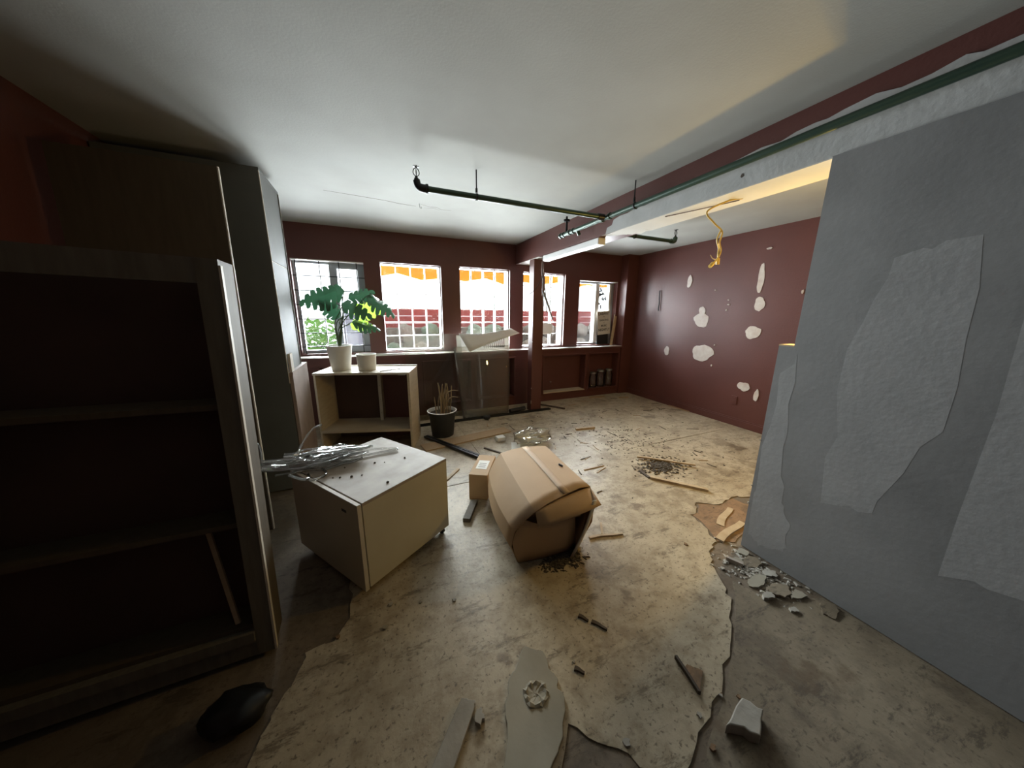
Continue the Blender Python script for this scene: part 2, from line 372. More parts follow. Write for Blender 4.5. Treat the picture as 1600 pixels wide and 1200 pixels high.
# plaster patches on the right wall: blobs slightly proud of the paint (y, z, half width, half height)
def blob(y, z, a, b, seed, n=22, amp=0.13, rot=0.0):
    rnd = random.Random(seed); ph = [rnd.uniform(0, 6.28) for _ in range(4)]; out = []
    for i in range(n):
        t = 2 * math.pi * i / n
        k = 1 + amp * (math.sin(2 * t + ph[0]) * 0.5 + math.sin(3 * t + ph[1]) * 0.5 + math.sin(5 * t + ph[2]) * 0.4 + math.sin(8 * t + ph[3]) * 0.25)
        py = a * k * math.cos(t); pz = b * k * math.sin(t)
        out.append((y + py * math.cos(rot) - pz * math.sin(rot), z + py * math.sin(rot) + pz * math.cos(rot)))
    return out
for k, (y, z, a, b, rt) in enumerate([(2.478, 1.90, 0.036, 0.17, -0.12), (2.445, 1.598, 0.055, 0.09, 0), (3.18, 1.39, 0.115, 0.10, 0), (3.185, 1.51, 0.05, 0.07, 0.2), (2.465, 1.250, 0.095, 0.075, 0.25), (3.095, 0.920, 0.155, 0.125, 0),
                                     (3.71, 0.885, 0.05, 0.07, 0), (3.446, 1.948, 0.04, 0.085, 0), (2.464, 0.548, 0.075, 0.058, 0.35), (2.30, 0.467, 0.028, 0.075, 0.15), (2.44, 2.24, 0.03, 0.012, 0.2),
                                     (2.83, 1.66, 0.012, 0.008, 0), (2.82, 1.60, 0.016, 0.008, 0), (2.84, 1.53, 0.008, 0.012, 0), (2.93, 1.05, 0.010, 0.010, 0), (2.93, 0.76, 0.010, 0.014, 0), (3.03, 1.80, 0.010, 0.008, 0), (2.03, 1.72, 0.012, 0.02, 0)]):
    MB().prism(blob(y, z, a, b, k + 20), XR - 0.0045 - 0.0004 * k, XR + 0.002, 'x').build('plaster_patch', 'spackle', wr)
pl = MB().box(XR - 0.010, XR, 2.515, 2.593, 0.285, 0.40).build('outlet_plate', 'red', wr, bevel=0.003)
for z in (0.317, 0.367): MB().box(XR - 0.013, XR - 0.009, 2.537, 2.571, z - 0.014, z + 0.014).build('socket', 'red', pl, bevel=0.002)
hk = tag(tube('hook_rail', 'black', curve_pts([(XR - 0.012, 3.967, 1.85), (XR - 0.02, 3.962, 1.75), (XR - 0.012, 3.955, 1.65), (XR - 0.022, 3.955, 1.55), (XR - 0.012, 3.945, 1.53)], 5), 0.007), 'thin black bent metal strip fixed on the maroon wall near the corner pier', 'hook')

# partition under the beam, gray, stepped end
wp = struct(MB().box(2.08, 2.20, YN, 0.95, 0, 2.2).box(2.08, 2.20, 0.95, 1.02, 0, 1.29).build('wall_partition', 'wallgray'))
MB().box(2.082, 2.198, 0.952, 1.022, 1.29, 1.298).build('end_cap', 'stripwood', wp)
MB().prism(jag([(0.99, 0.10), (1.0, 0.55), (0.99, 1.1), (0.93, 1.25), (0.90, 0.8), (0.86, 0.4), (0.80, 0.30), (0.79, 0.15), (0.86, 0.09), (0.93, 0.06)], 0.015, 4, 5), 2.0794, 2.082, 'x').build('compound_patch', 'wallpatch', wp)
MB().prism(jag([(0.70, 0.5), (0.74, 1.3), (0.66, 1.7), (0.45, 1.75), (0.40, 1.0), (0.52, 0.55)], 0.02, 4, 6), 2.0795, 2.082, 'x').build('compound_patch', 'wallpatch', wp)
MB().prism(jag([(0.30, 0.4), (0.34, 1.9), (0.05, 2.0), (0.0, 0.5)], 0.02, 5, 9), 2.0795, 2.082, 'x').build('compound_patch', 'wallpatch', wp)
for z in (0.72, 0.42, 0.30): MB().lathe([(0.001, 0), (0.008, 0.002), (0.008, 0.008), (0.001, 0.010)], 8, (2.085, 1.022, z)).build('screw_head', 'steel', wp)

# ceiling beam, plaster faces, post
be = struct(box('ceiling_beam', 'red', 2.10, 2.36, YN, YB, 2.20, ZC))
top = []
yv = YN + 0.01
while yv < 2.5:
    top.append((yv, 2.395 - max(0, yv - 0.9) * 0.058 + random.uniform(-0.010, 0.010))); yv += random.uniform(0.04, 0.11)
face = [(YN + 0.01, 2.20)] + top + [(2.50, 2.30), (2.52, 2.26), (2.585, 2.25), (2.60, 2.20)]
MB().prism(face, 2.095, 2.102, 'x').build('plastered_face', 'compoundshaded', be)
MB().box(2.096, 2.362, YN, 2.30, 2.195, 2.202).build('plastered_underside', 'plasterlit', be)
MB().prism(jag([(2.10, 2.30), (2.36, 2.30), (2.36, 2.44), (2.28, 2.52), (2.18, 2.60), (2.10, 2.66)], 0.02, 4, 4), 2.1965, 2.202).build('plaster_patch', 'plasterlit', be)
MB().box(2.10, 2.36, 3.93, 4.675, 2.197, 2.202).build('pale_underside', 'plasterlit', be)
MB().prism(blob(1.38, 2.27, 0.008, 0.012, 3), 2.0935, 2.096, 'x').build('dark_mark', 'darkwood', be)  # small dark blobs set on the beam face
MB().prism(blob(1.62, 2.335, 0.012, 0.008, 8), 2.0935, 2.096, 'x').build('dark_mark', 'darkwood', be)
ps = struct(box('support_post', 'red', 2.115, 2.285, 4.10, 4.24, 0, 2.2, bevel=0.004))
for z, hh in ((0.12, 0.05), (0.35, 0.02), (1.05, 0.015)): MB().box(2.1135, 2.118, 4.0985, 4.108, z, z + hh).build('chipped_paint', 'spackle', ps)

# window bench with niches
bn = MB(); NI = [(-0.65, 0.30), (0.62, 1.30), (1.42, 2.02), (2.56, 3.39), (3.48, 4.12)]; zb, zt = 0.14, 0.77; xa = XL
bn.box(XL, 4.17, 4.53, YB, 0, zb).box(XL, 4.17, 4.53, YB, zt, 0.87)
for (a, b) in NI + [(4.17, 4.17)]:
    bn.box(xa, a, 4.53, YB, zb, zt) if a > xa else None; xa = b
bench = struct(bn.build('trim_1', 'red')); bench['label'] = 'maroon built-in window bench with open niches'
MB().box(XL, 4.17, 4.50, YB + 0.02, 0.87, 0.90).build('ledge_board', 'winwhite', bench, bevel=0.004)
MB().box(XL, 4.17, 4.498, 4.5, 0.868, 0.893).build('ledge_lip', 'red', bench)
for (a, b) in NI:
    fr = MB(); t = 0.022
    fr.box(a - t, b + t, 4.515, 4.53, zt, zt + t).box(a - t, b + t, 4.515, 4.53, zb - t, zb).box(a - t, a, 4.515, 4.53, zb, zt).box(b, b + t, 4.515, 4.53, zb, zt)
    fr.build('niche_frame', 'red', bench, bevel=0.003)
    MB().box(a, b, 4.50, YB - 0.002, zb - 0.002, zb + 0.012).build('niche_shelf', 'carc' if a > 2 and a < 3 else 'red', bench)
MB().lathe([(0.001, 0), (0.014, 0.004), (0.016, 0.02), (0.001, 0.026)], 12, (2.74, 4.60, zb + 0.16)).build('knob', 'steel', bench)

# ------------------------------------------------------------------ windows
def glass_block_window(n, a, b, c, d):
    e = struct(MB().box(a - 0.001, a + 0.012, YB + 0.05, YO - 0.03, c, d).box(b - 0.012, b + 0.001, YB + 0.05, YO - 0.03, c, d).box(a, b, YB + 0.05, YO - 0.03, d - 0.012, d + 0.001).box(a, b, YB + 0.05, YO - 0.03, c - 0.001, c + 0.012).build('window_%d' % n, 'red'))
    e['label'] = 'glass block window of four columns and six rows'
    y0, y1 = YB + 0.09, YB + 0.17; j = 0.011; a += 0.012; b -= 0.012; c += 0.012; d -= 0.012
    cw = (b - a) / 4; ch = (d - c) / 6
    gr = MB()
    for i in range(1, 4): gr.box(a + i * cw - j / 2, a + i * cw + j / 2, y0 + 0.008, y1 - 0.008, c, d)
    for k in range(1, 6):
        for i in range(4): gr.box(a + i * cw + j / 2, a + (i + 1) * cw - j / 2, y0 + 0.008, y1 - 0.008, c + k * ch - j / 2, c + k * ch + j / 2)
    gr.build('mortar_joint', 'mortar', e)
    me = MB().box(-cw / 2 + j / 2, cw / 2 - j / 2, y0, y1, -ch / 2 + j / 2, ch / 2 - j / 2).mesh('glass_block')
    me.materials.append(M['block'])
    for i in range(4):
        for k in range(6):
            o = bpy.data.objects.new('glass_block', me); col.objects.link(o); o.parent = e
            o.location = (a + (i + 0.5) * cw, 0, c + (k + 0.5) * ch)
for n in (2, 3, 4): glass_block_window(n, *WIN[n - 1])

a, b, c, d = WIN[0]                                           # clear sliding window behind a bar grille
w1 = struct(MB().box(a, b, YB + 0.10, YB + 0.16, c, c + 0.04).box(a, b, YB + 0.10, YB + 0.16, d - 0.04, d).box(a, a + 0.035, YB + 0.10, YB + 0.16, c + 0.04, d - 0.04).box(b - 0.035, b, YB + 0.10, YB + 0.16, c + 0.04, d - 0.04).build('window_1', 'alu'))
w1['label'] = 'clear sliding window behind a black bar grille'
box('sash_stile', 'alu', -0.455, -0.365, YB + 0.095, YB + 0.15, c + 0.04, d - 0.04, w1)
sf = MB(); sx0, sx1 = -0.365, b - 0.035
sf.box(sx0, sx1, YB + 0.095, YB + 0.12, d - 0.085, d - 0.04).box(sx0, sx1, YB + 0.095, YB + 0.12, c + 0.04, c + 0.085).box(sx1 - 0.045, sx1, YB + 0.095, YB + 0.12, c + 0.085, d - 0.085)
sf.build('sash_frame', 'alu', w1)
box('pane', 'glass', a + 0.035, -0.455, YB + 0.13, YB + 0.134, c + 0.04, d - 0.04, w1)
box('pane', 'glass', -0.365, sx1 - 0.045, YB + 0.105, YB + 0.109, c + 0.085, d - 0.085, w1)
for x in (-0.80, -0.55, -0.335, -0.135): box('grille_bar', 'black', x - 0.005, x + 0.005, YB + 0.03, YB + 0.042, c, d, w1)
for k in range(1, 7): box('grille_bar', 'black', a, b, YB + 0.042, YB + 0.052, c + k * (d - c) / 6.6 - 0.09, c + k * (d - c) / 6.6 - 0.08, w1)
box('head_trim', 'winwhite', a, b, YB + 0.0, YB + 0.10, d - 0.012, d, w1)

a, b, c, d = WIN[4]                                           # two-light window with the poster
w5 = struct(MB().box(a, b, YB + 0.10, YB + 0.16, d - 0.04, d).box(a, b, YB + 0.10, YB + 0.16, c, c + 0.03).box(a, a + 0.03, YB + 0.10, YB + 0.16, c + 0.03, d - 0.04).box(b - 0.07, b, YB + 0.10, YB + 0.16, c + 0.03, d - 0.04).build('window_5', 'alu'))
w5['label'] = 'clear two-light window with a white mullion'
box('mullion', 'winwhite', 3.70, 3.78, YB + 0.07, YB + 0.16, c + 0.03, d - 0.04, w5)
box('side_stile', 'winwhite', 4.01, 4.05, YB + 0.08, YB + 0.14, c + 0.03, d - 0.04, w5)
box('pane', 'glass', a + 0.03, 3.70, YB + 0.125, YB + 0.129, c + 0.03, d - 0.04, w5)
box('pane', 'glass', 3.78, 4.01, YB + 0.125, YB + 0.129, c + 0.03, d - 0.04, w5)
box('head_trim', 'winwhite', a, b, YB, YB + 0.10, d - 0.012, d, w5)

# ================================================================== OUTSIDE
struct(box('outdoor_ground', 'pave', -12, 18, YO, 26, -0.25, -0.15))
def rock_mesh(seed):
    bm = bmesh.new(); bmesh.ops.create_icosphere(bm, subdivisions=3, radius=1.0)
    for v in bm.verts:
        n = noise.noise(v.co * 1.1 + Vector((seed * 7.3, seed, 0))) * 0.35 + noise.noise(v.co * 3 + Vector((0, seed * 3.1, 0))) * 0.10
        v.co *= 1 + n
    me = bpy.data.meshes.new('boulder'); bm.to_mesh(me); bm.free()
    for p in me.polygons: p.use_smooth = True
    return me
RM = [rock_mesh(i) for i in range(5)]; RMM = [r.copy() for r in RM]
for r in RM: r.materials.append(M['rock'])
for r in RMM: r.materials.append(M['mossrock'])
rnd = random.Random(11)
for row, (zz, yy, n) in enumerate(((0.05, 5.85, 15), (0.40, 6.08, 15), (0.75, 6.31, 15), (1.08, 6.54, 15))):
    for i in range(n):
        x = 0.35 + i * 0.46 + (row % 2) * 0.2 + rnd.uniform(-0.05, 0.05)
        moss = rnd.random() < 0.55 and x < 3.0
        o = bpy.data.objects.new('boulder', (RMM if moss else RM)[rnd.randrange(5)]); col.objects.link(o)
        o.location = (x, yy + rnd.uniform(-0.04, 0.04), zz); o.scale = (rnd.uniform(0.175, 0.20), 0.16, rnd.uniform(0.15, 0.19)); o.rotation_euler = (rnd.uniform(-0.4, 0.4), rnd.uniform(-0.3, 0.3), rnd.uniform(0, 6))
        tag(o, 'rounded %s boulder piled outside the glass block windows' % ('mossy green' if moss else 'gray brown'), 'boulder', 'boulders outside the windows')
box('rubble_bank', 'rock', 0.05, 7.2, 6.85, 7.2, -0.15, 1.15)
tag(bpy.data.objects['rubble_bank'], 'earth bank packed behind the boulders outside', 'bank')
fe = thing('red_fence', 'low red boarded fence outside behind the boulders', 'fence', (0, 7.3, -0.15))
for i in range(7): box('post', 'redfence', i * 1.3 - 0.05, i * 1.3 + 0.05, 0.03, 0.12, 0, 1.68, fe)
for k in range(4): box('board', 'redfence', -0.2, 8.2, 0, 0.03, 1.08 + k * 0.155, 1.23 + k * 0.155, fe)
aw = thing('awning', 'orange fabric awning outside above the glass block windows', 'awning', (0, YO, 0))
cv = MB(); n0 = 14
for i in range(n0 + 1):
    x = 0.05 + i * (5.0 / n0); sag = 0.02 * math.sin(i * 1.7)
    cv.v += [(x, 0.0, 2.50), (x, 0.42, 2.24 + sag), (x, 0.45, 2.00 + sag + (0.03 if i % 2 else -0.03))]
for i in range(n0):
    for k in range(2): cv.f.append((i * 3 + k, i * 3 + 3 + k, i * 3 + 4 + k, i * 3 + 1 + k))
cvo = cv.build('canopy', 'awning', aw); sm = cvo.modifiers.new('thickness', 'SOLIDIFY'); sm.thickness = 0.003
tube('front_bar', 'black', [(0.05, 0.40, 2.17), (5.05, 0.40, 2.17)], 0.028, aw)
for x in (0.5, 2.1, 3.2, 4.6): tube('arm', 'black', [(x, 0.0, 2.20), (x, 0.40, 2.17)], 0.018, aw)
# shrub beyond the first window
def shrub(cx, cy, label, seed, h=1.35, lm='bush'):
    sh = thing('garden_shrub', label, 'shrub', (cx, cy, -0.15))
    rd = random.Random(seed)
    for k in range(5):
        tube('stem', 'stem', curve_pts([(0, 0, 0), (rd.uniform(-.2, .2), rd.uniform(-.15, .15), h * 0.5), (rd.uniform(-.35, .35), rd.uniform(-.2, .2), h)], 4), 0.012, sh, 6, 0.004)
    lf = MB()
    for k in range(420):
        t = rd.uniform(0, 6.28); q = rd.random() ** 0.5
        p = Vector((0.5 * q * math.cos(t), 0.35 * q * math.sin(t), 0.35 + rd.random() * h))
        s_ = rd.uniform(0.035, 0.075); a1 = Vector((rd.uniform(-1, 1), rd.uniform(-1, 1), rd.uniform(-.6, .6))).normalized(); a2 = a1.cross(Vector((rd.uniform(-1, 1), rd.uniform(-1, 1), 1))).normalized()
        n = len(lf.v); lf.v += [tuple(p - a1 * s_ * 1.4), tuple(p + a2 * s_ * 0.6), tuple(p + a1 * s_ * 1.4), tuple(p - a2 * s_ * 0.6)]; lf.f.append((n, n + 1, n + 2, n + 3))
    me = bpy.data.meshes.new('foliage'); me.from_pydata(lf.v, [], lf.f); o = link('foliage', me, lm, sh); o['kind'] = 'stuff'
shrub(-0.95, 5.9, 'leafy green shrub outside the barred window', 1, 1.15)
shrub(-1.05, 7.2, 'second leafy shrub outside farther off behind the first shrub', 2, 0.95)
tag(box('timber_post', 'graywood', -0.42, -0.16, 5.5, 5.62, -0.15, 1.45), 'blue gray timber post standing outside the barred window', 'post')

# ================================================================== CEILING SERVICES
def sprinkler(parent, x, y, z, s=1.0):
    MB().lathe([(0.016 * s, 0), (0.016 * s, 0.015), (0.011 * s, 0.018), (0.009 * s, 0.03)], 10, (x, y, z)).build('sprinkler_body', 'black', parent)
    for sg in (-1, 1):
        tube('frame_arm', 'black', curve_pts([(x + sg * 0.006, y, z + 0.028), (x + sg * 0.020, y, z + 0.045), (x + sg * 0.016, y, z + 0.068), (x + sg * 0.002, y, z + 0.082)], 4), 0.0032, parent, 6)
    MB().lathe([(0.002, 0.03), (0.004, 0.05), (0.002, 0.08)], 8, (x, y, z)).build('bulb', 'black', parent)
    df = MB()
    for k in range(8):
        t = k * math.pi / 4; c_, s_ = math.cos(t), math.sin(t)
        q = [(0.004, -0.004), (0.022, -0.005), (0.022, 0.005), (0.004, 0.004)]
        n = len(df.v)
        for zz in (0.082, 0.0845):
            df.v += [(x + px * c_ - py * s_, y + px * s_ + py * c_, z + zz + px * 0.2) for px, py in q]
        df.f += [(n, n + 1, n + 2, n + 3), (n + 7, n + 6, n + 5, n + 4)] + [(n + i, n + (i + 1) % 4, n + 4 + (i + 1) % 4, n + 4 + i) for i in range(4)]
    df.build('deflector', 'black', parent)
def hanger(parent, x, y, zp, r=0.027):
    tube('hanger_rod', 'black', [(x, y, ZC), (x, y, zp + r + 0.012)], 0.005, parent, 6)
    MB().lathe([(0.009, 0), (0.009, 0.03)], 8, (x, y, zp + r)).build('hanger_nut', 'black', parent)
PZ = 2.30
sp = thing('sprinkler_main_pipe', 'long dark green sprinkler pipe running along the ceiling beam', 'pipe', (0, 0, 0))
tube('pipe', 'pipe', [(1.99, YN + 0.01, PZ), (1.99, 3.24, PZ)], 0.021, sp, 16)
for y in (3.23, 3.17, 3.06, 2.99, 2.53, 2.43): tube('coupling', 'pipe', [(1.99, y - 0.012, PZ), (1.99, y + 0.012, PZ)], 0.028, sp, 16)
tube('valve_stem', 'black', [(1.99, 3.12, PZ), (1.99, 3.12, ZC - 0.05)], 0.012, sp)
MB().lathe([(0.03, 0), (0.034, 0.01), (0.034, 0.02), (0.01, 0.026), (0.01, 0.05)], 14, (1.99, 3.12, ZC - 0.06)).build('valve_wheel', 'black', sp)
tube('drain_plug', 'pipe', [(1.99, 2.92, PZ), (2.02, 2.92, PZ - 0.05)], 0.018, sp, 10)
for y in (2.13, 0.4): hanger(sp, 1.975, y, PZ); tube('hanger_ring', 'black', [(1.99, y - 0.006, PZ), (1.99, y + 0.006, PZ)], 0.027, sp, 16)
br = thing('sprinkler_branch_pipe', 'dark green branch pipe with an upright sprinkler crossing below the open ceiling', 'pipe', (0, 0, 0))
tube('pipe', 'pipe', [(0.40, 2.48, PZ), (1.955, 2.48, PZ)], 0.020, br, 16)
tube('tee_collar', 'black', [(1.90, 2.48, PZ), (1.962, 2.48, PZ)], 0.027, br, 14)
tube('elbow', 'black', curve_pts([(0.43, 2.48, PZ), (0.39, 2.48, PZ), (0.365, 2.48, PZ + 0.012), (0.355, 2.48, PZ + 0.045)], 4), [0.027] * 4 + [0.026] * 4 + [0.024] * 5, br, 12)
tube('elbow_band', 'black', [(0.415, 2.48, PZ), (0.43, 2.48, PZ)], 0.031, br, 14)
sprinkler(br, 0.355, 2.48, PZ + 0.04)
hanger(br, 0.785, 2.48, PZ); tube('hanger_ring', 'black', [(0.779, 2.48, PZ), (0.791, 2.48, PZ)], 0.026, br, 16)
b2 = thing('sprinkler_branch_pipe', 'olive green branch pipe with an upright sprinkler on the far side of the beam', 'pipe', (0, 0, 0))
PY = 2.88
tube('pipe', 'pipe', [(2.362, PY, PZ), (3.30, PY, PZ)], 0.020, b2, 16)
tube('elbow', 'pipe', curve_pts([(3.27, PY, PZ), (3.31, PY, PZ), (3.335, PY, PZ + 0.012), (3.34, PY, PZ + 0.045)], 4), 0.026, b2, 12)
sprinkler(b2, 3.34, PY, PZ + 0.04); hanger(b2, 2.72, PY, PZ); tube('hanger_ring', 'black', [(2.714, PY, PZ), (2.726, PY, PZ)], 0.026, b2, 16)

# strip light body, wires torn out at its end
sl = thing('strip_light', 'white metal strip light body fixed under the ceiling beam', 'light fixture', (2.155, 2.72, 2.2))
MB().box(-0.045, 0.045, 0, 1.13, -0.068, -0.001).build('housing', 'white', sl, bevel=0.008)
box('end_plate', 'black', -0.043, 0.043, 1.13, 1.136, -0.066, -0.004, sl)
for y in (0.3, 0.8): MB().lathe([(0.006, 0), (0.006, 0.004)], 8, (0.02, y, -0.071)).build('screw', 'steel', sl)
wr_ = thing('torn_wiring', 'bundle of torn wires and tape dangling from the strip light beside the post', 'wires', (2.13, 3.88, 2.17))
for k, (dx, dz, r_) in enumerate(((0.0, -0.62, 0.006), (0.03, -0.55, 0.004), (-0.02, -0.48, 0.004), (0.035, -0.70, 0.005))):
    tube('wire', 'wire', curve_pts([(0, 0, 0), (-0.025 + 0.01 * k, -0.02, -0.14), (0.0 + dx * 0.5, -0.025, -0.32), (0.01 + dx, -0.02, -0.45), (0.02 + dx * 1.3, -0.02, dz)], 5), r_, wr_, 6)
tube('conduit', 'steel', curve_pts([(0.0, -0.03, -0.42), (0.06, -0.035, -0.55), (0.11, -0.04, -0.68), (0.16, -0.04, -0.80)], 4), [0.016, 0.015, 0.015, 0.014, 0.014, 0.014, 0.013, 0.012, 0.012, 0.011, 0.010, 0.009, 0.006], wr_, 8)
tube('tape_wrap', 'wire', curve_pts([(-0.005, -0.03, -0.18), (0.008, -0.03, -0.30), (0.0, -0.03, -0.42)], 3), 0.017, wr_, 8)
tube('dark_wire', 'black', curve_pts([(-0.0, -0.03, -0.20), (-0.10, -0.02, -0.38), (-0.25, 0.0, -0.50)], 5), 0.004, wr_, 6)
yc = thing('yellow_cable', 'yellow electric cable with bare connectors hanging from the beam underside', 'cable', (2.27, 1.47, 2.2))
tube('cable', 'yellow', curve_pts([(0, 0, -0.002), (-0.06, 0.05, -0.01), (-0.16, 0.12, -0.07), (-0.10, 0.10, -0.14), (-0.04, 0.08, -0.19), (-0.05, 0.08, -0.26), (-0.025, 0.08, -0.31), (-0.045, 0.08, -0.36), (-0.09, 0.08, -0.40)], 6), 0.0055, yc, 8)
tube('cable', 'yellow', curve_pts([(-0.045, 0.085, -0.18), (-0.065, 0.09, -0.24), (-0.03, 0.095, -0.29), (-0.035, 0.09, -0.33), (-0.035, 0.085, -0.37)], 5), 0.005, yc, 8)
tube('connector', 'yellow', [(-0.085, 0.08, -0.395), (-0.115, 0.08, -0.42)], 0.012, yc, 8)
tube('connector', 'yellow', [(-0.035, 0.085, -0.36), (-0.032, 0.085, -0.40)], 0.012, yc, 8)
tube('bare_wire', 'stripwood', curve_pts([(-0.07, 0.08, -0.37), (-0.10, 0.08, -0.365), (-0.125, 0.08, -0.345)], 4), 0.003, yc, 6)
tube('staple_wire', 'wire', curve_pts([(-0.14, -0.07 + 0.55, -0.008), (-0.08, 0.25, -0.012), (0.0, 0.02, -0.008)], 4), 0.003, yc, 6)

# hanging work bulb in the room behind the partition, the warm light of the place
lp = thing('hanging_bulb', 'bare warm bulb hanging on a cord behind the gray partition', 'lamp', (2.78, 1.17, 1.60))
MB().lathe([(0.001, -0.045), (0.022, -0.038), (0.032, -0.015), (0.030, 0.008), (0.018, 0.035), (0.014, 0.05)], 20).build('bulb', bulb, lp, smooth=True)
MB().lathe([(0.016, 0.05), (0.019, 0.055), (0.019, 0.10), (0.006, 0.115)], 16).build('lamp_holder', 'black', lp)
tube('cord', 'black', [(0, 0, 0.11), (0, 0, ZC - 1.60)], 0.004, lp, 6)
pld = bpy.data.lights.new('bulb_light_right_offscreen', 'POINT'); pld.energy = 34; pld.color = (1.0, 0.64, 0.14); pld.shadow_soft_size = 0.05
plo = bpy.data.objects.new('bulb_light_right_offscreen', pld); col.objects.link(plo); plo.parent = lp; plo.location = (0, 0, -0.005)

# ================================================================== LEFT FURNITURE
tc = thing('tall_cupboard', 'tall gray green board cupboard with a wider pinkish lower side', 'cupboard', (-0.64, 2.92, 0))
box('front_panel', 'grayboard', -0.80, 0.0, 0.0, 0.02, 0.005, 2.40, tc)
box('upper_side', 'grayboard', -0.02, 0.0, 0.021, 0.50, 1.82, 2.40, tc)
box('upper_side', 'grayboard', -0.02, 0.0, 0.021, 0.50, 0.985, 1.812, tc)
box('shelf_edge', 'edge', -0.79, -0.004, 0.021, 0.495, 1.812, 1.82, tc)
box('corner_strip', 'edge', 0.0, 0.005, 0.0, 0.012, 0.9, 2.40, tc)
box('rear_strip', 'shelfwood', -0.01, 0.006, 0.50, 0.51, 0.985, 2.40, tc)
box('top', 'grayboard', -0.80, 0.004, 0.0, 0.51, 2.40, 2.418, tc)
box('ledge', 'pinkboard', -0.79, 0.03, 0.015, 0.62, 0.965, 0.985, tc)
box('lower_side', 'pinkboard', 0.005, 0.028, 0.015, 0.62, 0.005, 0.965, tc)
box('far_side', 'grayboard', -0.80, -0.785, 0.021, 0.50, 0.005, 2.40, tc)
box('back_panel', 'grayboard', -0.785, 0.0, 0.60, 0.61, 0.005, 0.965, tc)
tag(box('board_offcut', 'edge', -0.632, -0.615, 2.945, 3.03, 0.986, 1.13), 'short pale offcut of board standing on the cupboard ledge', 'board')
bb = tag(MB().box(-0.66, 0.0, 0, 0.018, 0, 2.25).build('brown_sheet', 'brownboard'), 'dark brown plywood sheet leaning between the shelf unit and the tall cupboard', 'plywood')
bb.location = (-0.73, 2.37, 0.0); bb.rotation_euler = (R(-3), 0, 0)
MB().box(-0.004, 0.002, -0.001, 0.0185, 0, 2.25).build('edge_strip', 'edge', bb)

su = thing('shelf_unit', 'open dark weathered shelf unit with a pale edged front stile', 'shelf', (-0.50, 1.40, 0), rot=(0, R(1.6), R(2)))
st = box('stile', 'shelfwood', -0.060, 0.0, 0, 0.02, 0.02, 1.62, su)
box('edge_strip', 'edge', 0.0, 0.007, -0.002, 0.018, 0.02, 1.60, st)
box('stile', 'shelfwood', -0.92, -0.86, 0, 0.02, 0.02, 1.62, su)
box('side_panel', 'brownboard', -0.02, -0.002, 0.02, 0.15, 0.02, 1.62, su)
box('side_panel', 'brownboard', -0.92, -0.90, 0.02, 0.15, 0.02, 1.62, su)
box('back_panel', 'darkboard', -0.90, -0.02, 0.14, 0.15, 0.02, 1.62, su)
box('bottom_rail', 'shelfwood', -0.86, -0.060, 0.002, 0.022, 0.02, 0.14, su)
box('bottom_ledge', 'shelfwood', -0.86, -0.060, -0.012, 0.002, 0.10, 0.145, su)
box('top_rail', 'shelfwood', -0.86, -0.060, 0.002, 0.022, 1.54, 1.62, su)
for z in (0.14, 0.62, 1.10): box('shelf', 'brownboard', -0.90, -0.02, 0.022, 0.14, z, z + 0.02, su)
lt = tag(MB().box(-0.008, 0.008, -0.006, 0.006, 0, 0.42).build('wood_lath', 'stripwood'), 'thin wooden lath leaning inside the dark shelf unit', 'lath')
lt.location = (-0.62, 1.445, 0.165); lt.rotation_euler = (R(-11), R(-9), 0)

def lump(name, mt, c, s, seed, label, cat, sub=3, amp=0.3):
    bm = bmesh.new(); bmesh.ops.create_icosphere(bm, subdivisions=sub, radius=1.0)
    zmin = 9
    for v in bm.verts:
        v.co *= 1 + amp * noise.noise(v.co * 1.6 + Vector((seed, 0, seed * 2))) + amp * 0.4 * noise.noise(v.co * 4 + Vector((0, seed, 0)))
        v.co = Vector((v.co.x * s[0], v.co.y * s[1], v.co.z * s[2])); zmin = min(zmin, v.co.z)
    for v in bm.verts: v.co.z = max(v.co.z - zmin, 0.0)
    me = bpy.data.meshes.new(name); bm.to_mesh(me); bm.free()
    o = link(name, me, mt, None, True); o.location = c
    return tag(o, label, cat)
lump('black_rag', 'black', (-0.56, 1.17, -0.004), (0.10, 0.075, 0.05), 4, 'crumpled black rag on the dark floor in front of the shelf unit', 'rag')

# ================================================================== OPEN CARCASS WITH POTS
oc = thing('cabinet_carcass', 'open doorless cabinet carcass with divider and dark back', 'cabinet', (-0.60, 3.655, 0), R(-17.5))
CW, CH, CDp = 0.95, 0.85, 0.44
box('side_panel', 'carc', 0.0, 0.02, 0.012, CDp, 0, CH, oc, 0.001)
box('side_panel', 'carc', CW - 0.024, CW, 0.0, CDp, 0, CH, oc, 0.001)
box('top', 'carc', 0.02, CW - 0.024, 0.012, CDp, CH - 0.02, CH, oc)
box('top_edge', 'edge', 0.0, CW - 0.024, 0.0, 0.012, CH - 0.022, CH, oc)
box('back_lip', 'edge', 0.0, CW, CDp, CDp + 0.015, CH - 0.02, CH + 0.012, oc)
box('shelf', 'carc', 0.02, CW - 0.024, 0.012, CDp - 0.012, 0.20, 0.225, oc)
box('divider', 'carc', 0.535, 0.555, CDp - 0.10, CDp - 0.012, 0.225, CH - 0.02, oc)
dv = box('divider_stile', 'edge', 0.525, 0.56, CDp - 0.115, CDp - 0.10, 0.225, CH - 0.02, oc)
for z in (0.32, 0.48, 0.64): MB().lathe([(0.0035, 0), (0.0035, 0.002)], 8, (0.543, CDp - 0.118, z)).build('screw', 'black', dv)
box('back_panel', 'darkboard', 0.02, 0.545, CDp - 0.012, CDp, 0.0, CH - 0.02, oc)
box('back_panel', 'red', 0.545, CW - 0.024, CDp - 0.012, CDp, 0.0, CH - 0.02, oc)
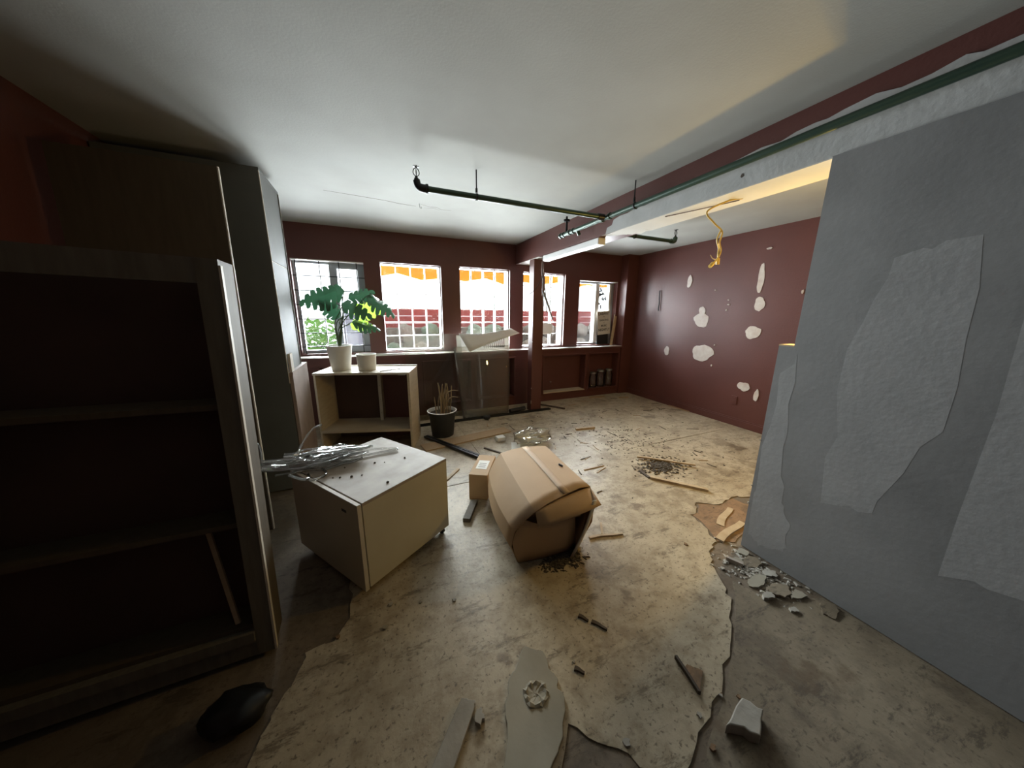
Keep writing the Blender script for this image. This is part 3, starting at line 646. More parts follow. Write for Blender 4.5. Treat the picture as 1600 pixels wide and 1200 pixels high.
for x in (0.10, CW - 0.12): box('hinge', 'steel', x, x + 0.07, 0.03, 0.06, CH - 0.035, CH - 0.02, oc)
for z in (0.32, 0.5): box('hinge_plate', 'steel', CW - 0.028, CW - 0.024, 0.03, 0.05, z, z + 0.02, oc)
tw = thing('twig', 'thin dry twig lying on the carcass top beside the small pot', 'twig', (0.05, 3.52, CH + 0.005), R(20))
tube('stick', 'darkwood', [(-0.02, 0, 0), (0.10, 0.01, 0), (0.20, -0.005, 0.002)], 0.004, tw, 6); tube('side_shoot', 'darkwood', [(0.08, 0.01, 0), (0.12, 0.04, 0)], 0.003, tw, 6)

def pot(name, label, c, r0_, r1_, h, parent=None):
    t = thing(name, label, 'pot', c)
    MB().lathe([(r0_ * 0.95, 0), (r0_, 0.006), (r1_, h - 0.012), (r1_ + 0.003, h - 0.01), (r1_ + 0.003, h), (r1_ - 0.008, h), (r1_ - 0.012, h - 0.04), (r0_ - 0.012, 0.012)], 40).build('body', 'ceramic', t, smooth=True)
    return t
pp = pot('plant_pot', 'tall tapered white plant pot standing under the leafy monstera', (-0.345, 3.80, CH), 0.092, 0.122, 0.262)
MB().lathe([(0.111, 0.225), (0.111, 0.232)], 30).build('soil', 'soil', pp)
pot('plant_pot', 'short white pot standing empty on the open carcass', (-0.09, 3.69, CH), 0.088, 0.097, 0.172)

def leaf_mesh(name, mtn, lobes, seed, droop=0.35, length=0.26, width=0.24, cut=0.55):
    rd = random.Random(seed); v = []; fc = []
    def P(x, y):   # unit leaf coords -> curved surface (x across, y along)
        return (x * width, y * length, -droop * length * (0.9 * (y ** 2) + 1.2 * (abs(x) ** 1.7)) + 0.03 * length * math.sin(9 * y + 3 * abs(x)))
    n = 24
    def hw(y): return 0.5 * (max(0.0, math.sin(math.pi * min(1, (y * 0.93 + 0.07)) ** 0.75))) ** 0.75 * (1 if y < 0.97 else 0.5)
    for sd in (-1, 1):
        for i in range(lobes):
            y0 = i / lobes; y1 = (i + 1) / lobes
            # inner band is continuous, outer finger narrower than its pitch
            rows = []
            for k, q in enumerate((0.0, 0.15, cut * 0.75, cut, 0.8, 1.0)):
                gap = 0.0 if q < cut * 0.8 else (0.08 + 0.10 * (q - cut) / (1 - cut + 1e-6))
                if q >= 0.99: gap = 0.26
                a_ = y0 + (y1 - y0) * gap; b_ = y1 - (y1 - y0) * gap
                sw = 0.10 * q * (1 - y0)       # lobes sweep toward the tip
                rows.append([(sd * hw((y0 + y1) / 2) * q * (1.0 + 0.0), a_ + sw), (sd * hw((y0 + y1) / 2) * q * (1.02), (a_ + b_) / 2 + sw), (sd * hw((y0 + y1) / 2) * q, b_ + sw)])
                if q < cut * 0.8:
                    rows[-1][0] = (sd * hw(max(0.02, y0)) * q, a_ + sw); rows[-1][2] = (sd * hw(min(0.995, y1)) * q, b_ + sw)
            base = len(v)
            for rw in rows:
                for p in rw: v.append(P(*p))
            for k in range(len(rows) - 1):
                for j in range(2):
                    a0 = base + k * 3 + j
                    fc.append((a0, a0 + 1, a0 + 4, a0 + 3) if sd > 0 else (a0, a0 + 3, a0 + 4, a0 + 1))
    me = bpy.data.meshes.new(name); me.from_pydata(v, [], fc); me.materials.append(M[mtn])
    for p in me.polygons: p.use_smooth = True
    return me
mo = thing('monstera_plant', 'monstera plant with split dark and lime green leaves in the tall pot', 'plant', (-0.345, 3.80, CH + 0.232))
# (leaf base xyz, direction of leaf tip, facing normal, size, material, lobes)
B = Vector((-0.345, 3.80, CH + 0.232))
LV = [((-0.24, 3.77, 1.67), (-0.43, 0, -0.07), (0.1, -0.80, 0.65), 0.44, 'leaf', 7), ((-0.21, 3.76, 1.59), (0.20, -0.03, 0.10), (-0.2, -0.8, 0.6), 0.26, 'leaf', 5), ((-0.04, 3.72, 1.62), (0.25, 0, -0.13), (0.25, -0.7, 0.75), 0.34, 'leaf', 6),
      ((-0.27, 3.72, 1.54), (0.26, 0.0, -0.09), (0.1, -0.8, 0.6), 0.30, 'leaf', 5), ((-0.19, 3.80, 1.47), (0.24, 0.02, 0.0), (0.0, -1.0, 0.1), 0.29, 'leaflight', 5), ((-0.20, 3.74, 1.35), (0.27, 0.0, -0.03), (0.05, -0.55, 0.8), 0.28, 'leaf', 6),
      ((-0.31, 3.78, 1.40), (-0.15, 0, 0.12), (-0.4, -0.8, 0.2), 0.24, 'leaf', 5), ((-0.22, 3.82, 1.33), (0.20, 0.0, -0.05), (0, -0.9, -0.3), 0.22, 'leaflight', 4)]
for k, (p, dr, nm, sz, mtn, lb) in enumerate(LV):
    p = Vector(p)
    st_ = curve_pts([(0.01 * math.cos(k * 2), 0.01 * math.sin(k * 2), -0.005), (0.03 * math.cos(k) + (p.x - B.x) * 0.12, 0.02, 0.18 + 0.02 * k % 0.1), tuple((p - B) * 0.75 + Vector((0, 0, 0.05))), tuple(p - B)], 5)
    tube('leaf_stalk', 'stem', st_, 0.0075, mo, 6, 0.0035)
    y_ = Vector(dr).normalized(); z_ = Vector(nm).normalized(); z_ = (z_ - y_ * z_.dot(y_)).normalized(); x_ = y_.cross(z_)
    lo = link('leaf', leaf_mesh('leaf', mtn, lb, k, 0.30, sz, sz * (0.74 if mtn == 'leaf' else 0.7), 0.5 if mtn == 'leaf' else 0.7), None, mo)
    mm = Matrix.Identity(4)
    for i in range(3): mm[i][0] = x_[i]; mm[i][1] = y_[i]; mm[i][2] = z_[i]; mm[i][3] = (p - B)[i]
    lo.matrix_local = mm
    if mtn == 'leaflight': lo['label'] = 'lime green leaf'

# ================================================================== LOW CABINET ON CASTORS + TUBING
lc = thing('low_cabinet', 'dusty cream low cabinet on castors with one loose door', 'cabinet', (-0.14, 1.532, 0), R(34.6))
LU, LVv, z0, z1 = 0.615, 0.66, 0.05, 0.54
MB().box(0.027, LU, 0.0, LVv, z0, z1 - 0.018).build('body', 'lam', lc, bevel=0.002)
MB().box(0.027, LU, 0.0, LVv, z1 - 0.018, z1).build('top', 'lamtop', lc, bevel=0.002)
dr_ = MB().box(0.0, 0.02, 0.002, LVv, z0 - 0.005, z1 - 0.004).build('door', 'lam', lc)
MB().box(-0.0005, 0.0205, -0.0015, 0.002, z0 - 0.005, z1 - 0.004).build('edge_band', 'edge', dr_)
MB().box(0.001, 0.0195, 0.002, LVv, z1 - 0.004, z1 - 0.001).build('edge_band', 'edge', dr_)
box('hinge_hole', 'black', -0.001, 0.001, 0.10, 0.14, z1 - 0.075, z1 - 0.06, dr_)
for (x, y) in ((0.07, 0.06), (LU - 0.035, 0.035), (LU - 0.05, LVv - 0.06), (0.07, LVv - 0.06)):
    ca = tube('castor', 'black', [(x - 0.009, y, 0.023), (x + 0.009, y, 0.023)], 0.023, lc, 14)
    box('castor_fork', 'black', x - 0.013, x + 0.013, y - 0.012, y + 0.012, 0.03, 0.05, ca)
rnd = random.Random(3)
for k in range(9):
    q = MB().lathe([(0.004, 0), (0.006, 0.002), (0.003, 0.006)], 7)
    o = q.build('grit', 'dirt'); tag(o, 'dark speck of grit lying on the dusty cabinet top', 'grit', 'grit on the cabinet top')
    uu_, vv_ = rnd.uniform(0.08, 0.55), rnd.uniform(0.05, 0.42)
    o.location = (-0.14 + uu_ * 0.823 - vv_ * 0.568, 1.532 + uu_ * 0.568 + vv_ * 0.823, z1); s_ = rnd.uniform(0.6, 1.5); o.scale = (s_, s_, s_)

tb = thing('tubing_bundle', 'bundle of clear plastic tubing sprawled over the low cabinet', 'tubing', (-0.36, 2.10, z1))
rnd = random.Random(5)
for k in range(34):
    off = rnd.uniform(-0.13, 0.13); lift = 0.010 + rnd.random() * 0.055
    xa_, xb_ = rnd.uniform(-0.34, -0.10), rnd.uniform(0.10, 0.30)
    pts = []
    for i in range(8):
        t = i / 7; x = xa_ + (xb_ - xa_) * t
        y = off * (1 - 0.35 * abs(2 * t - 1)) + 0.14 * (x) * 0.35 + rnd.uniform(-0.015, 0.015) + (-0.02 if x < -0.2 else 0)
        z = lift + rnd.uniform(-0.006, 0.012) + (0.03 * rnd.random() if x < -0.22 else 0)
        pts.append((x, y, max(0.009, z)))
    tube('tube_strand', 'tubing', curve_pts(pts, 4), rnd.choice((0.005, 0.006, 0.007)), tb, 6)
for pts in ([(0.10, 0.03, 0.02), (0.22, 0.045, 0.03), (0.34, 0.05, 0.02), (0.43, 0.04, 0.012), (0.44, 0.02, 0.012), (0.36, 0.015, 0.012), (0.24, 0.0, 0.012), (0.12, -0.02, 0.02)], [(-0.28, -0.03, 0.05), (-0.31, 0.08, 0.12), (-0.36, 0.14, 0.16), (-0.42, 0.16, 0.13)],
            [(-0.25, -0.05, 0.03), (-0.34, 0.0, 0.09), (-0.38, -0.02, 0.10), (-0.40, -0.06, 0.04)], [(0.02, -0.10, 0.012), (0.05, -0.18, 0.014), (0.02, -0.24, 0.02), (-0.02, -0.26, 0.03)], [(-0.05, -0.13, 0.014), (-0.03, -0.20, 0.014), (-0.06, -0.23, 0.03), (-0.12, -0.20, 0.05)],
            [(-0.15, 0.12, 0.02), (-0.13, 0.24, 0.06), (-0.08, 0.33, 0.12), (-0.03, 0.38, 0.13)]):
    tube('tube_loop', 'tubing', curve_pts(pts, 6), 0.007, tb, 7)

# ================================================================== CARDBOARD BOX
cb = thing('cardboard_box', 'large crumpled brown cardboard box lying open on its side', 'box', (0.93, 1.75, 0))
def ring(t):   # t 0 rear .. 1 front ; world coordinates
    y = 2.11 - 0.70 * t; sx = 0.095 * (1 - t) ** 1.2; bl = math.sin(math.pi * min(1, t * 0.9 + 0.05))
    lft = 0.655 + sx
    sec = [(lft + 0.03, 0.004), (lft - 0.015 - 0.035 * bl, 0.14), (lft - 0.005 - 0.03 * bl, 0.25), (lft + 0.035, 0.335), (lft + 0.085, 0.388), (lft + 0.18, 0.402 + 0.008 * bl), (0.98 + sx * 0.6, 0.404 + 0.012 * bl), (1.10 + sx * 0.5, 0.398), (1.195 + sx * 0.4, 0.382 - 0.012 * t),
           (1.215 + sx * 0.3 + 0.01 * bl, 0.27), (1.20 + sx * 0.2, 0.14), (1.11 + sx * 0.2, 0.006), (0.90 + sx * 0.6, 0.003)]
    skew = [0.03, 0.02, 0.0, -0.03, -0.05, -0.03, 0.0, 0.03, 0.05, 0.03, 0.02, 0.02, 0.03]
    return [(x - 0.93, y + s_ * t * 1.2 - 1.75, z) for (x, z), s_ in zip(sec, skew)]
bx = MB(); NR = 9; NS = 13
for i in range(NR):
    for p in ring(i / (NR - 1)): bx.v.append(tuple(Vector(p) + Vector((0, 0, 0.003 * noise.noise(Vector(p) * 9)))))
for i in range(NR - 1):
    for j in range(NS):
        a0 = i * NS + j; b0 = i * NS + (j + 1) % NS; bx.f.append((a0, b0, b0 + NS, a0 + NS))
bx.f.append(tuple(range(NS)))
me = bx.mesh('shell'); so = link('shell', me, 'card', cb); md = so.modifiers.new('thickness', 'SOLIDIFY'); md.thickness = 0.005; md.offset = 1
for p in me.polygons: p.use_smooth = True
try: me.set_sharp_from_angle(angle=R(24))
except Exception: pass
def sheet(name, mt, grid, parent, th=0.005, smooth=True):
    nu = len(grid); nv = len(grid[0]); q = MB()
    for rw in grid: q.v += [tuple(p) for p in rw]
    for i in range(nu - 1):
        for j in range(nv - 1): a0 = i * nv + j; q.f.append((a0, a0 + 1, a0 + nv + 1, a0 + nv))
    me = bpy.data.meshes.new(name); me.from_pydata(q.v, [], q.f)
    o = link(name, me, mt, parent, smooth); s_ = o.modifiers.new('thickness', 'SOLIDIFY'); s_.thickness = th; s_.offset = 0
    return o
fr_ = [Vector(p) for p in ring(1.0)]
# top flap folding forward and down
g_ = []
for i in range(6):
    t = i / 5; row = []
    for j in range(7):
        q = j / 6; e0 = fr_[4].lerp(fr_[8], q) + Vector((0, 0, 0.014 * math.sin(math.pi * q)))
        out = Vector((0.0, -0.035 - 0.085 * q, -0.075 + 0.02 * q))
        row.append(e0 + out * t + Vector((0, -0.03 * math.sin(math.pi * t * 0.5) * math.sin(math.pi * q), 0.015 * math.sin(math.pi * t) * math.sin(math.pi * q))))
    g_.append(row)
sheet('top_flap', 'cardin', g_, cb)
# front lower flap standing across the opening, bulged
g_ = []
for i in range(6):
    t = i / 5; row = []
    for j in range(7):
        q = j / 6
        k3 = t * 2.999; i3 = int(k3); le = fr_[i3].lerp(fr_[i3 + 1], k3 - i3)
        re = Vector((0.13 - 0.015 * t, -0.345, 0.006 + 0.245 * t))
        row.append(le.lerp(re, q) + Vector((0, -0.028 * math.sin(math.pi * q) * (0.4 + 0.6 * math.sin(math.pi * t)), -0.05 * t * math.sin(math.pi * q) * (1 - q))))
    g_.append(row)
fo = sheet('front_flap', 'card', g_, cb)
g_ = []
for i in range(4):
    t = i / 3
    g_.append([Vector((-0.20 + 0.42 * q, -0.27 + 0.01 * q, 0.16 + 0.20 * t)) for q in (0, 0.25, 0.5, 0.75, 1)])
inner = sheet('inner_flap', 'cardin', g_, cb)
for k in range(4): MB().box(0.08, 0.18, -0.2775, -0.2755, 0.285 + k * 0.014, 0.291 + k * 0.014).build('print_line', 'ink', inner)
# right flap hinged on the right edge, torn pale edge
g_ = []
for i in range(6):
    t = i / 5; row = []
    for j in range(5):
        q = j / 4; e0 = fr_[8].lerp(fr_[11], t)
        row.append(e0 + Vector((-0.10 * q * (0.4 + 0.6 * t) + 0.02 * math.sin(math.pi * t), -0.12 * q * (1.0 - 0.35 * t), -0.01 * q)))
    g_.append(row)
rf = sheet('side_flap', 'card', g_, cb)
g_ = [[r[-1] + Vector((0.001, -0.001, 0)), r[-1] + Vector((-0.028, -0.004, 0.004))] for r in g_]
sheet('torn_edge', 'edge', g_, rf, 0.004)
g_ = [[Vector(ring(t)[6]) + Vector((dx, 0, 0.008)) for dx in (-0.024, 0.0, 0.024)] for t in [i / 8 for i in range(9)]]
sheet('tape_strip', 'tape', g_, cb, 0.001)
MB().prism([(0.21, 0.01), (0.218, 0.02), (0.228, -0.02), (0.222, -0.022)], 0.396, 0.4075).build('tear', 'ink', so)
# dirt spilling from the mouth
def scatter(name, mt, c, rx, ry, n, smin, smax, seed, label, cat, z=0.0, mound=0.0, skip=None):
    rd = random.Random(seed); q = MB()
    for k in range(n):
        t = rd.uniform(0, 6.28); r_ = min(1.0, abs(rd.gauss(0, 0.45))); x = c[0] + rx * r_ * math.cos(t); y = c[1] + ry * r_ * math.sin(t)
        if skip and skip(x, y): continue
        s_ = rd.uniform(smin, smax); an = rd.uniform(0, 6.28); l_ = s_ * rd.uniform(0.8, 2.4); h_ = s_ * rd.uniform(0.3, 0.8); zz = z + mound * (1 - r_) * rd.random()
        ca_, sa_ = math.cos(an), math.sin(an); n_ = len(q.v)
        for (px, py, pz) in ((-l_, -s_, 0), (l_, -s_ * .7, 0), (l_ * .8, s_, 0), (-l_ * .7, s_ * .8, 0), (-l_ * .6, -s_ * .5, h_), (l_ * .7, -s_ * .4, h_ * .8), (l_ * .4, s_ * .6, h_), (-l_ * .4, s_ * .4, h_ * .7)):
            q.v.append((x + px * ca_ - py * sa_, y + px * sa_ + py * ca_, zz + pz))
        q.f += [tuple(n_ + i for i in f_) for f_ in ((0, 3, 2, 1), (4, 5, 6, 7), (0, 1, 5, 4), (1, 2, 6, 5), (2, 3, 7, 6), (3, 0, 4, 7))]
    o = q.build(name, mt); o['kind'] = 'stuff'; return tag(o, label, cat)
scatter('dirt_spill', 'dirt', (0.95, 1.37), 0.17, 0.09, 700, 0.003, 0.009, 1, 'dark dirt and crumbs spilled from the mouth of the cardboard box', 'dirt', mound=0.012, skip=lambda x, y: y > 1.405)
scatter('dirt_pile', 'dirt', (2.50, 2.02), 0.30, 0.24, 700, 0.003, 0.011, 2, 'scattered dark dirt pile on the open floor between two sticks', 'dirt', mound=0.012)
scatter('plaster_rubble', 'plaster', (1.93, 0.84), 0.20, 0.26, 420, 0.003, 0.010, 3, 'crumbled plaster rubble along the base of the gray partition', 'rubble', z=-0.005, mound=0.008)
scatter('floor_crumbs', 'dirt', (2.65, 2.65), 1.2, 1.35, 420, 0.003, 0.008, 4, 'dark crumbs scattered over the worn beige floor', 'crumbs',
        skip=lambda x, y: ((x - 2.50) / 0.34) ** 2 + ((y - 2.02) / 0.28) ** 2 < 1 or 2.18 < x < 2.83 and abs(y - 3.40 + 1.22 * (x - 2.205) + 1.52) < 0.06 or 2.26 < x < 2.59 and 3.11 < y < 3.20 or 1.70 < x < 2.0 and 2.22 < y < 2.26)

sb = thing('small_box', 'small cardboard box with a white label tucked behind the large box', 'box', (0.60, 2.205, 0), R(-31))
MB().box(0, 0.15, 0, 0.36, 0.0, 0.215).build('carton', 'card', sb, bevel=0.004)
MB().box(0.03, 0.12, 0.10, 0.25, 0.215, 0.2165).build('shipping_label', 'paper', sb)
for k in range(3): MB().box(0.045, 0.105, 0.13 + 0.03 * k, 0.137 + 0.03 * k, 0.2165, 0.217).build('label_line', 'ink', sb)
bg_ = lump('plastic_bag', 'bag', (1.56, 3.02, 0), (0.20, 0.13, 0.075), 9, 'crumpled clear plastic bag lying behind the large box', 'bag', 4, 0.55)
tag(MB().prism(jag([(1.24, 2.84), (1.34, 2.82), (1.46, 3.08), (1.36, 3.11)], 0.005, 2), 0.0, 0.004).build('paper_sheet', 'paper'), 'white paper sheet lying on the floor beside the plastic bag', 'paper')

# ================================================================== ACRYLIC SHEETS, FOAM, PAPER
ac = tag(MB().box(0.37, 1.16, -0.002, 0.002, 0, 1.19).build('acrylic_sheet', 'acrylic'), 'large flat clear acrylic sheet leaning on the window bench', 'sheet')
ac.location = (0, 4.29, 0.0); ac.rotation_euler = (R(-12), 0, 0)
g_ = []
for i in range(13):
    q = i / 12; x = 1.02 + 0.84 * q; row = []
    for j in range(9):
        t = j / 8
        bow = 0.05 * math.sin(math.pi * q) - 0.03 * math.exp(-((q - 0.08) / 0.09) ** 2)
        row.append(Vector((x + (0.10 * (1 - t) * (0.5 - q)) - 0.05 * (1 - t) ** 3 * q, 4.15 + 0.24 * t - bow * (0.4 + 0.6 * t), 0.002 + 0.99 * t)))
    g_.append(row)
o = sheet('curved_acrylic_sheet', 'acrylicwarm', g_, None, 0.003); tag(o, 'smaller bowed clear acrylic sheet in front of the large flat sheet', 'sheet')
# foam board twisted over the top edges
g_ = []
for i in range(9):
    t = i / 8; row = []
    pa = Vector((1.10, 4.39, 1.175)).lerp(Vector((1.88, 4.36, 1.245)), t) + Vector((0, 0, -0.035 * math.sin(math.pi * t)))
    pb = Vector((1.215, 4.27, 0.93)).lerp(Vector((2.00, 4.30, 1.175)), t) + Vector((0, 0, 0.01 * math.sin(math.pi * t)))
    for j in range(5): row.append(pa.lerp(pb, j / 4))
    g_.append(row)
tag(sheet('foam_sheet', 'paper', g_, None, 0.004), 'white curled foam sheet draped over the top of the acrylic sheets', 'sheet')
np_ = thing('notice_paper', 'white printed paper sheet propped on the bench behind the foam sheet', 'paper', (1.12, 4.60, 0.902), rot=(R(-8), 0, 0))
MB().box(0, 0.84, 0, 0.003, 0, 0.235).build('sheet', 'paper', np_)
for k in range(11): MB().box(0.42 + k * 0.033, 0.432 + k * 0.033, -0.001, 0.0, 0.03, 0.20 - 0.02 * (k % 3)).build('printed_line', 'wire', np_)
tag(MB().box(-0.86, -0.64, 4.53, 4.66, 0.90, 0.906).build('paper_sheet', 'paper'), 'white paper lying on the ledge under the barred window corner', 'paper')
tag(MB().prism(blob(-0.40, 4.60, 0.17, 0.06, 4), 0.90, 0.905).build('paper_sheet', 'paper'), 'pale oval card lying on the ledge behind the tall pot', 'paper')
for n_, pts in (('window_strip', [(0.0, 4.55), (0.65, 4.52), (0.65, 4.55), (0.0, 4.58)]),):
    tag(MB().prism(pts, 0.90, 0.918).build(n_, 'winwhite'), 'pale thin trim strip lying along the bench ledge', 'strip')

# poster and boards in the right window
bd = tag(MB().box(3.78, 4.03, 0, 0.012, 0, 0.55).build('chalkboard', 'blackplastic'), 'black chalkboard standing in the right window behind the poster', 'board')
bd.location = (0, YB + 0.045, 0.90); bd.rotation_euler = (R(-4), 0, 0)
po = thing('poster', 'cream printed poster hung in the right window over the chalkboard', 'poster', (3.915, YB + 0.032, 1.10), rot=(0, R(-5), 0))
MB().box(-0.145, 0.145, 0, 0.003, 0, 0.42).build('sheet', 'poster', po)
for body, size, z in (('CABARET', 0.062, 0.355), ('live', 0.022, 0.315), ('DANCING', 0.044, 0.245), ('and', 0.02, 0.205), ('MUSIC', 0.046, 0.145), ('NIGHTLY', 0.062, 0.065)):
    me = text_mesh(body, size); o = link('lettering', me, 'ink', po); o.location = (0, -0.001, z); o.rotation_euler = (R(90), 0, 0)
pk = thing('sticker_collage', 'black and white sticker collage on the upper right window pane', 'sticker', (3.78, YB + 0.120, 1.55))
rnd = random.Random(8)
for k in range(16):
    x, z = rnd.uniform(0.02, 0.20), rnd.uniform(0.0, 0.38)
    MB().prism(blob(x, z, rnd.uniform(0.012, 0.035), rnd.uniform(0.012, 0.035), k, 12, 0.5), -0.001, 0.001, 'y').build('sticker_mark', 'ink' if k % 3 else 'graywood', pk)
ss = tag(MB().box(-0.028, 0.028, -0.008, 0.008, 0, 0.56).build('leaning_wood_strip', 'stripwood'), 'pale wooden strip leaning in the right corner of the window', 'wood strip')
ss.location = (4.05, YB - 0.02, 0.902); ss.rotation_euler = (R(-3), R(9), 0)
tag(MB().box(2.64, 2.83, YB + 0.086, YB + 0.0885, 1.12, 1.30).build('taped_note', 'paper'), 'white note taped on the fourth glass block window', 'note')
scatter('ledge_debris', 'dirt', (3.75, 4.60), 0.30, 0.06, 60, 0.003, 0.010, 14, 'dark crumbs lying on the bench ledge under the poster window', 'crumbs', z=0.90)

# jars in the right niche
for k, (x, y, r_, h_) in enumerate(((3.63, 4.585, 0.068, 0.27), (3.81, 4.60, 0.075, 0.30), (3.99, 4.59, 0.072, 0.31))):
    j_ = thing('glass_jar', ['clear glass jar beside the niche divider', 'clear glass jar standing between the two other jars', 'clear glass jar on the pier side of the niche'][k], 'jar', (x, y, zb + 0.013), group='glass jars in the bench niche')
    MB().lathe([(r_ * 0.9, 0), (r_, 0.01), (r_, h_ * 0.72), (r_ * 0.75, h_ * 0.86), (r_ * 0.8, h_)], 22).build('glass_body', 'jar', j_, smooth=True)
    MB().lathe([(r_ * 0.84, h_ * 0.93), (r_ * 0.84, h_ + 0.004), (r_ * 0.7, h_ + 0.008)], 22).build('lid', 'steel', j_)

# ================================================================== BLACK POT WITH DRY STEMS
bp_ = thing('nursery_pot', 'black plastic nursery pot of dry cut stems before the acrylic sheets', 'plant pot', (0.685, 3.66, 0.002))
MB().lathe([(0.125, 0), (0.13, 0.004), (0.155, 0.27), (0.170, 0.275), (0.172, 0.31), (0.160, 0.31), (0.150, 0.27)], 36).build('body', 'blackplastic', bp_, smooth=True)
MB().lathe([(0.172, 0.306), (0.176, 0.311), (0.162, 0.314), (0.152, 0.300), (0.150, 0.276)], 36, caps=False).build('white_rim', 'ceramic', bp_, smooth=True)
MB().lathe([(0.146, 0.262), (0.146, 0.275)], 24).build('soil', 'soil', bp_)
rnd = random.Random(21)
for k in range(19):
    t = rnd.uniform(0, 6.28); r_ = rnd.uniform(0.0, 0.10); x, y = r_ * math.cos(t), r_ * math.sin(t); h_ = rnd.uniform(0.18, 0.40)
    tube('dry_stem', 'dry', curve_pts([(x, y, 0.26), (x * 1.15 + rnd.uniform(-.015, .015), y, 0.26 + h_ * 0.5), (x * 1.3 + rnd.uniform(-.03, .03), y * 1.2, 0.26 + h_)], 4), rnd.uniform(0.006, 0.010), bp_, 6, 0.005)
for sg, zz in ((1, 0.47), (1, 0.55)):
    tube('dry_stem', 'dry', curve_pts([(0.03, 0, 0.28), (0.06, -0.02, zz - 0.05), (0.12, -0.03, zz), (0.19, -0.03, zz - 0.01)], 5), 0.007, bp_, 6, 0.004)

# ================================================================== FLOOR PIECES
def bar(name, mt, p, q, wd, h, label, cat, z=0.0, group=None, taper=1.0, crook=0.0):
    p, q = Vector((*p, 0)), Vector((*q, 0)); L_ = (q - p).length; an = math.atan2(q.y - p.y, q.x - p.x)
    k = 5; b_ = MB(); o1 = []; o2 = []
    for i in range(k + 1):
        t = i / k; wv = wd / 2 * (1 + (taper - 1) * t); cr = crook * math.sin(t * 5.1)
        o1.append((L_ * t, wv + cr)); o2.append((L_ * t, -wv + cr))
    b_.prism(o1 + o2[::-1], 0, h)
    o = b_.build(name, mt); o.location = (p.x, p.y, z); o.rotation_euler = (0, 0, an)
    return tag(o, label, cat, group)
rl = thing('black_rail', 'long black metal floor rail lying along the foot of the acrylic sheets', 'rail', (0.40, 4.035, 0), R(0.6))
MB().box(0, 2.04, 0, 0.045, 0, 0.006).box(0, 2.04, 0, 0.005, 0.006, 0.026).box(0, 2.04, 0.040, 0.045, 0.006, 0.026).build('channel', 'black', rl)
bar('wood_plank', 'plank', (0.40, 3.325), (1.48, 3.505), 0.19, 0.014, 'wide tan plank lying on the floor before the black pot', 'plank', taper=0.92)
bcx = thing('black_channel', 'double black metal channel lying across the tan plank', 'rail', (0.475, 3.62, 0.0145), R(-61.2))
for y in (-0.028, 0.004): MB().box(0, 0.90, y, y + 0.024, 0, 0.02).build('bar', 'black', bcx)
box('web', 'steel', 0, 0.90, -0.004, 0.004, 0, 0.008, bcx)
tag(MB().box(1.22, 1.32, 3.18, 3.27, 0, 0.05).build('white_block', 'white', bevel=0.006), 'small white plastic block lying beside the tan plank', 'block')
bar('dark_stick', 'darkwood', (1.02, 3.08), (1.16, 2.86), 0.02, 0.012, 'short dark stick beside the white block', 'stick')
bar('wood_splinter', 'stripwood', (0.49, 2.56), (0.64, 2.72), 0.03, 0.01, 'pale flat splinter beside the low cabinet', 'splinter')
bar('wood_offcut', 'shelfwood', (0.50, 1.93), (0.62, 2.13), 0.05, 0.03, 'gray wood offcut leaning by the small cardboard box', 'offcut')
bar('wood_stick', 'stripwood', (2.405, 2.243), (2.80, 1.88), 0.028, 0.014, 'longer pale stick lying over the far side of the dirt pile', 'stick', z=0.012, taper=0.6, crook=0.006)
bar('wood_stick', 'stripwood', (2.205, 1.88), (2.49, 1.53), 0.034, 0.022, 'square pale stick lying on the near side of the dirt pile', 'stick')
bar('wood_stick', 'darkwood', (2.22, 2.02), (2.20, 1.885), 0.025, 0.012, 'short dark stick touching the end of the square pale stick', 'stick')
bar('wood_stick', 'stripwood', (2.29, 3.17), (2.56, 3.135), 0.035, 0.022, 'short pale block of wood alone on the far bright floor', 'stick')
bar('wood_stick', 'stripwood', (1.205, 1.45), (1.44, 1.40), 0.022, 0.012, 'split stick lying at the open mouth side of the cardboard box', 'stick', taper=0.5, crook=0.006)
bar('wood_stick', 'stripwood', (1.31, 1.45), (1.38, 1.55), 0.014, 0.008, 'thin sliver crossing the split stick by the cardboard box', 'stick')
bar('wood_stick', 'plank', (1.74, 2.24), (1.98, 2.24), 0.014, 0.008, 'thin brown sliver lying right of the cardboard box', 'stick', taper=0.4)
bar('floor_strip', 'plank', (4.37, 3.53), (4.37, 3.16), 0.02, 0.012, 'pale strip lying along the maroon baseboard', 'strip')
bar('wood_stick', 'plank', (3.45, 4.42), (3.75, 4.38), 0.05, 0.012, 'tan scrap lying under the jar niche', 'scrap')
bar('wood_stick', 'plank', (3.95, 4.22), (4.12, 4.18), 0.05, 0.012, 'tan scrap on the floor by the corner pier', 'scrap')
bar('wood_stick', 'darkwood', (2.40, 4.36), (2.66, 4.00), 0.035, 0.02, 'dark strip lying on the floor beside the maroon post', 'strip')
tag(tube('black_tube', 'blackplastic', [(1.78, 4.13, 0.035), (2.05, 4.19, 0.035)], 0.033), 'short black tube lying on the floor left of the post', 'tube')
tag(MB().lathe([(0.035, 0), (0.055, 0.02), (0.05, 0.045), (0.03, 0.05)], 16, (1.37, 4.005, 0.0)).build('round_black_lid', 'blackplastic'), 'small round black lid before the curved acrylic sheet', 'lid')
rnd = random.Random(31); kk = 0
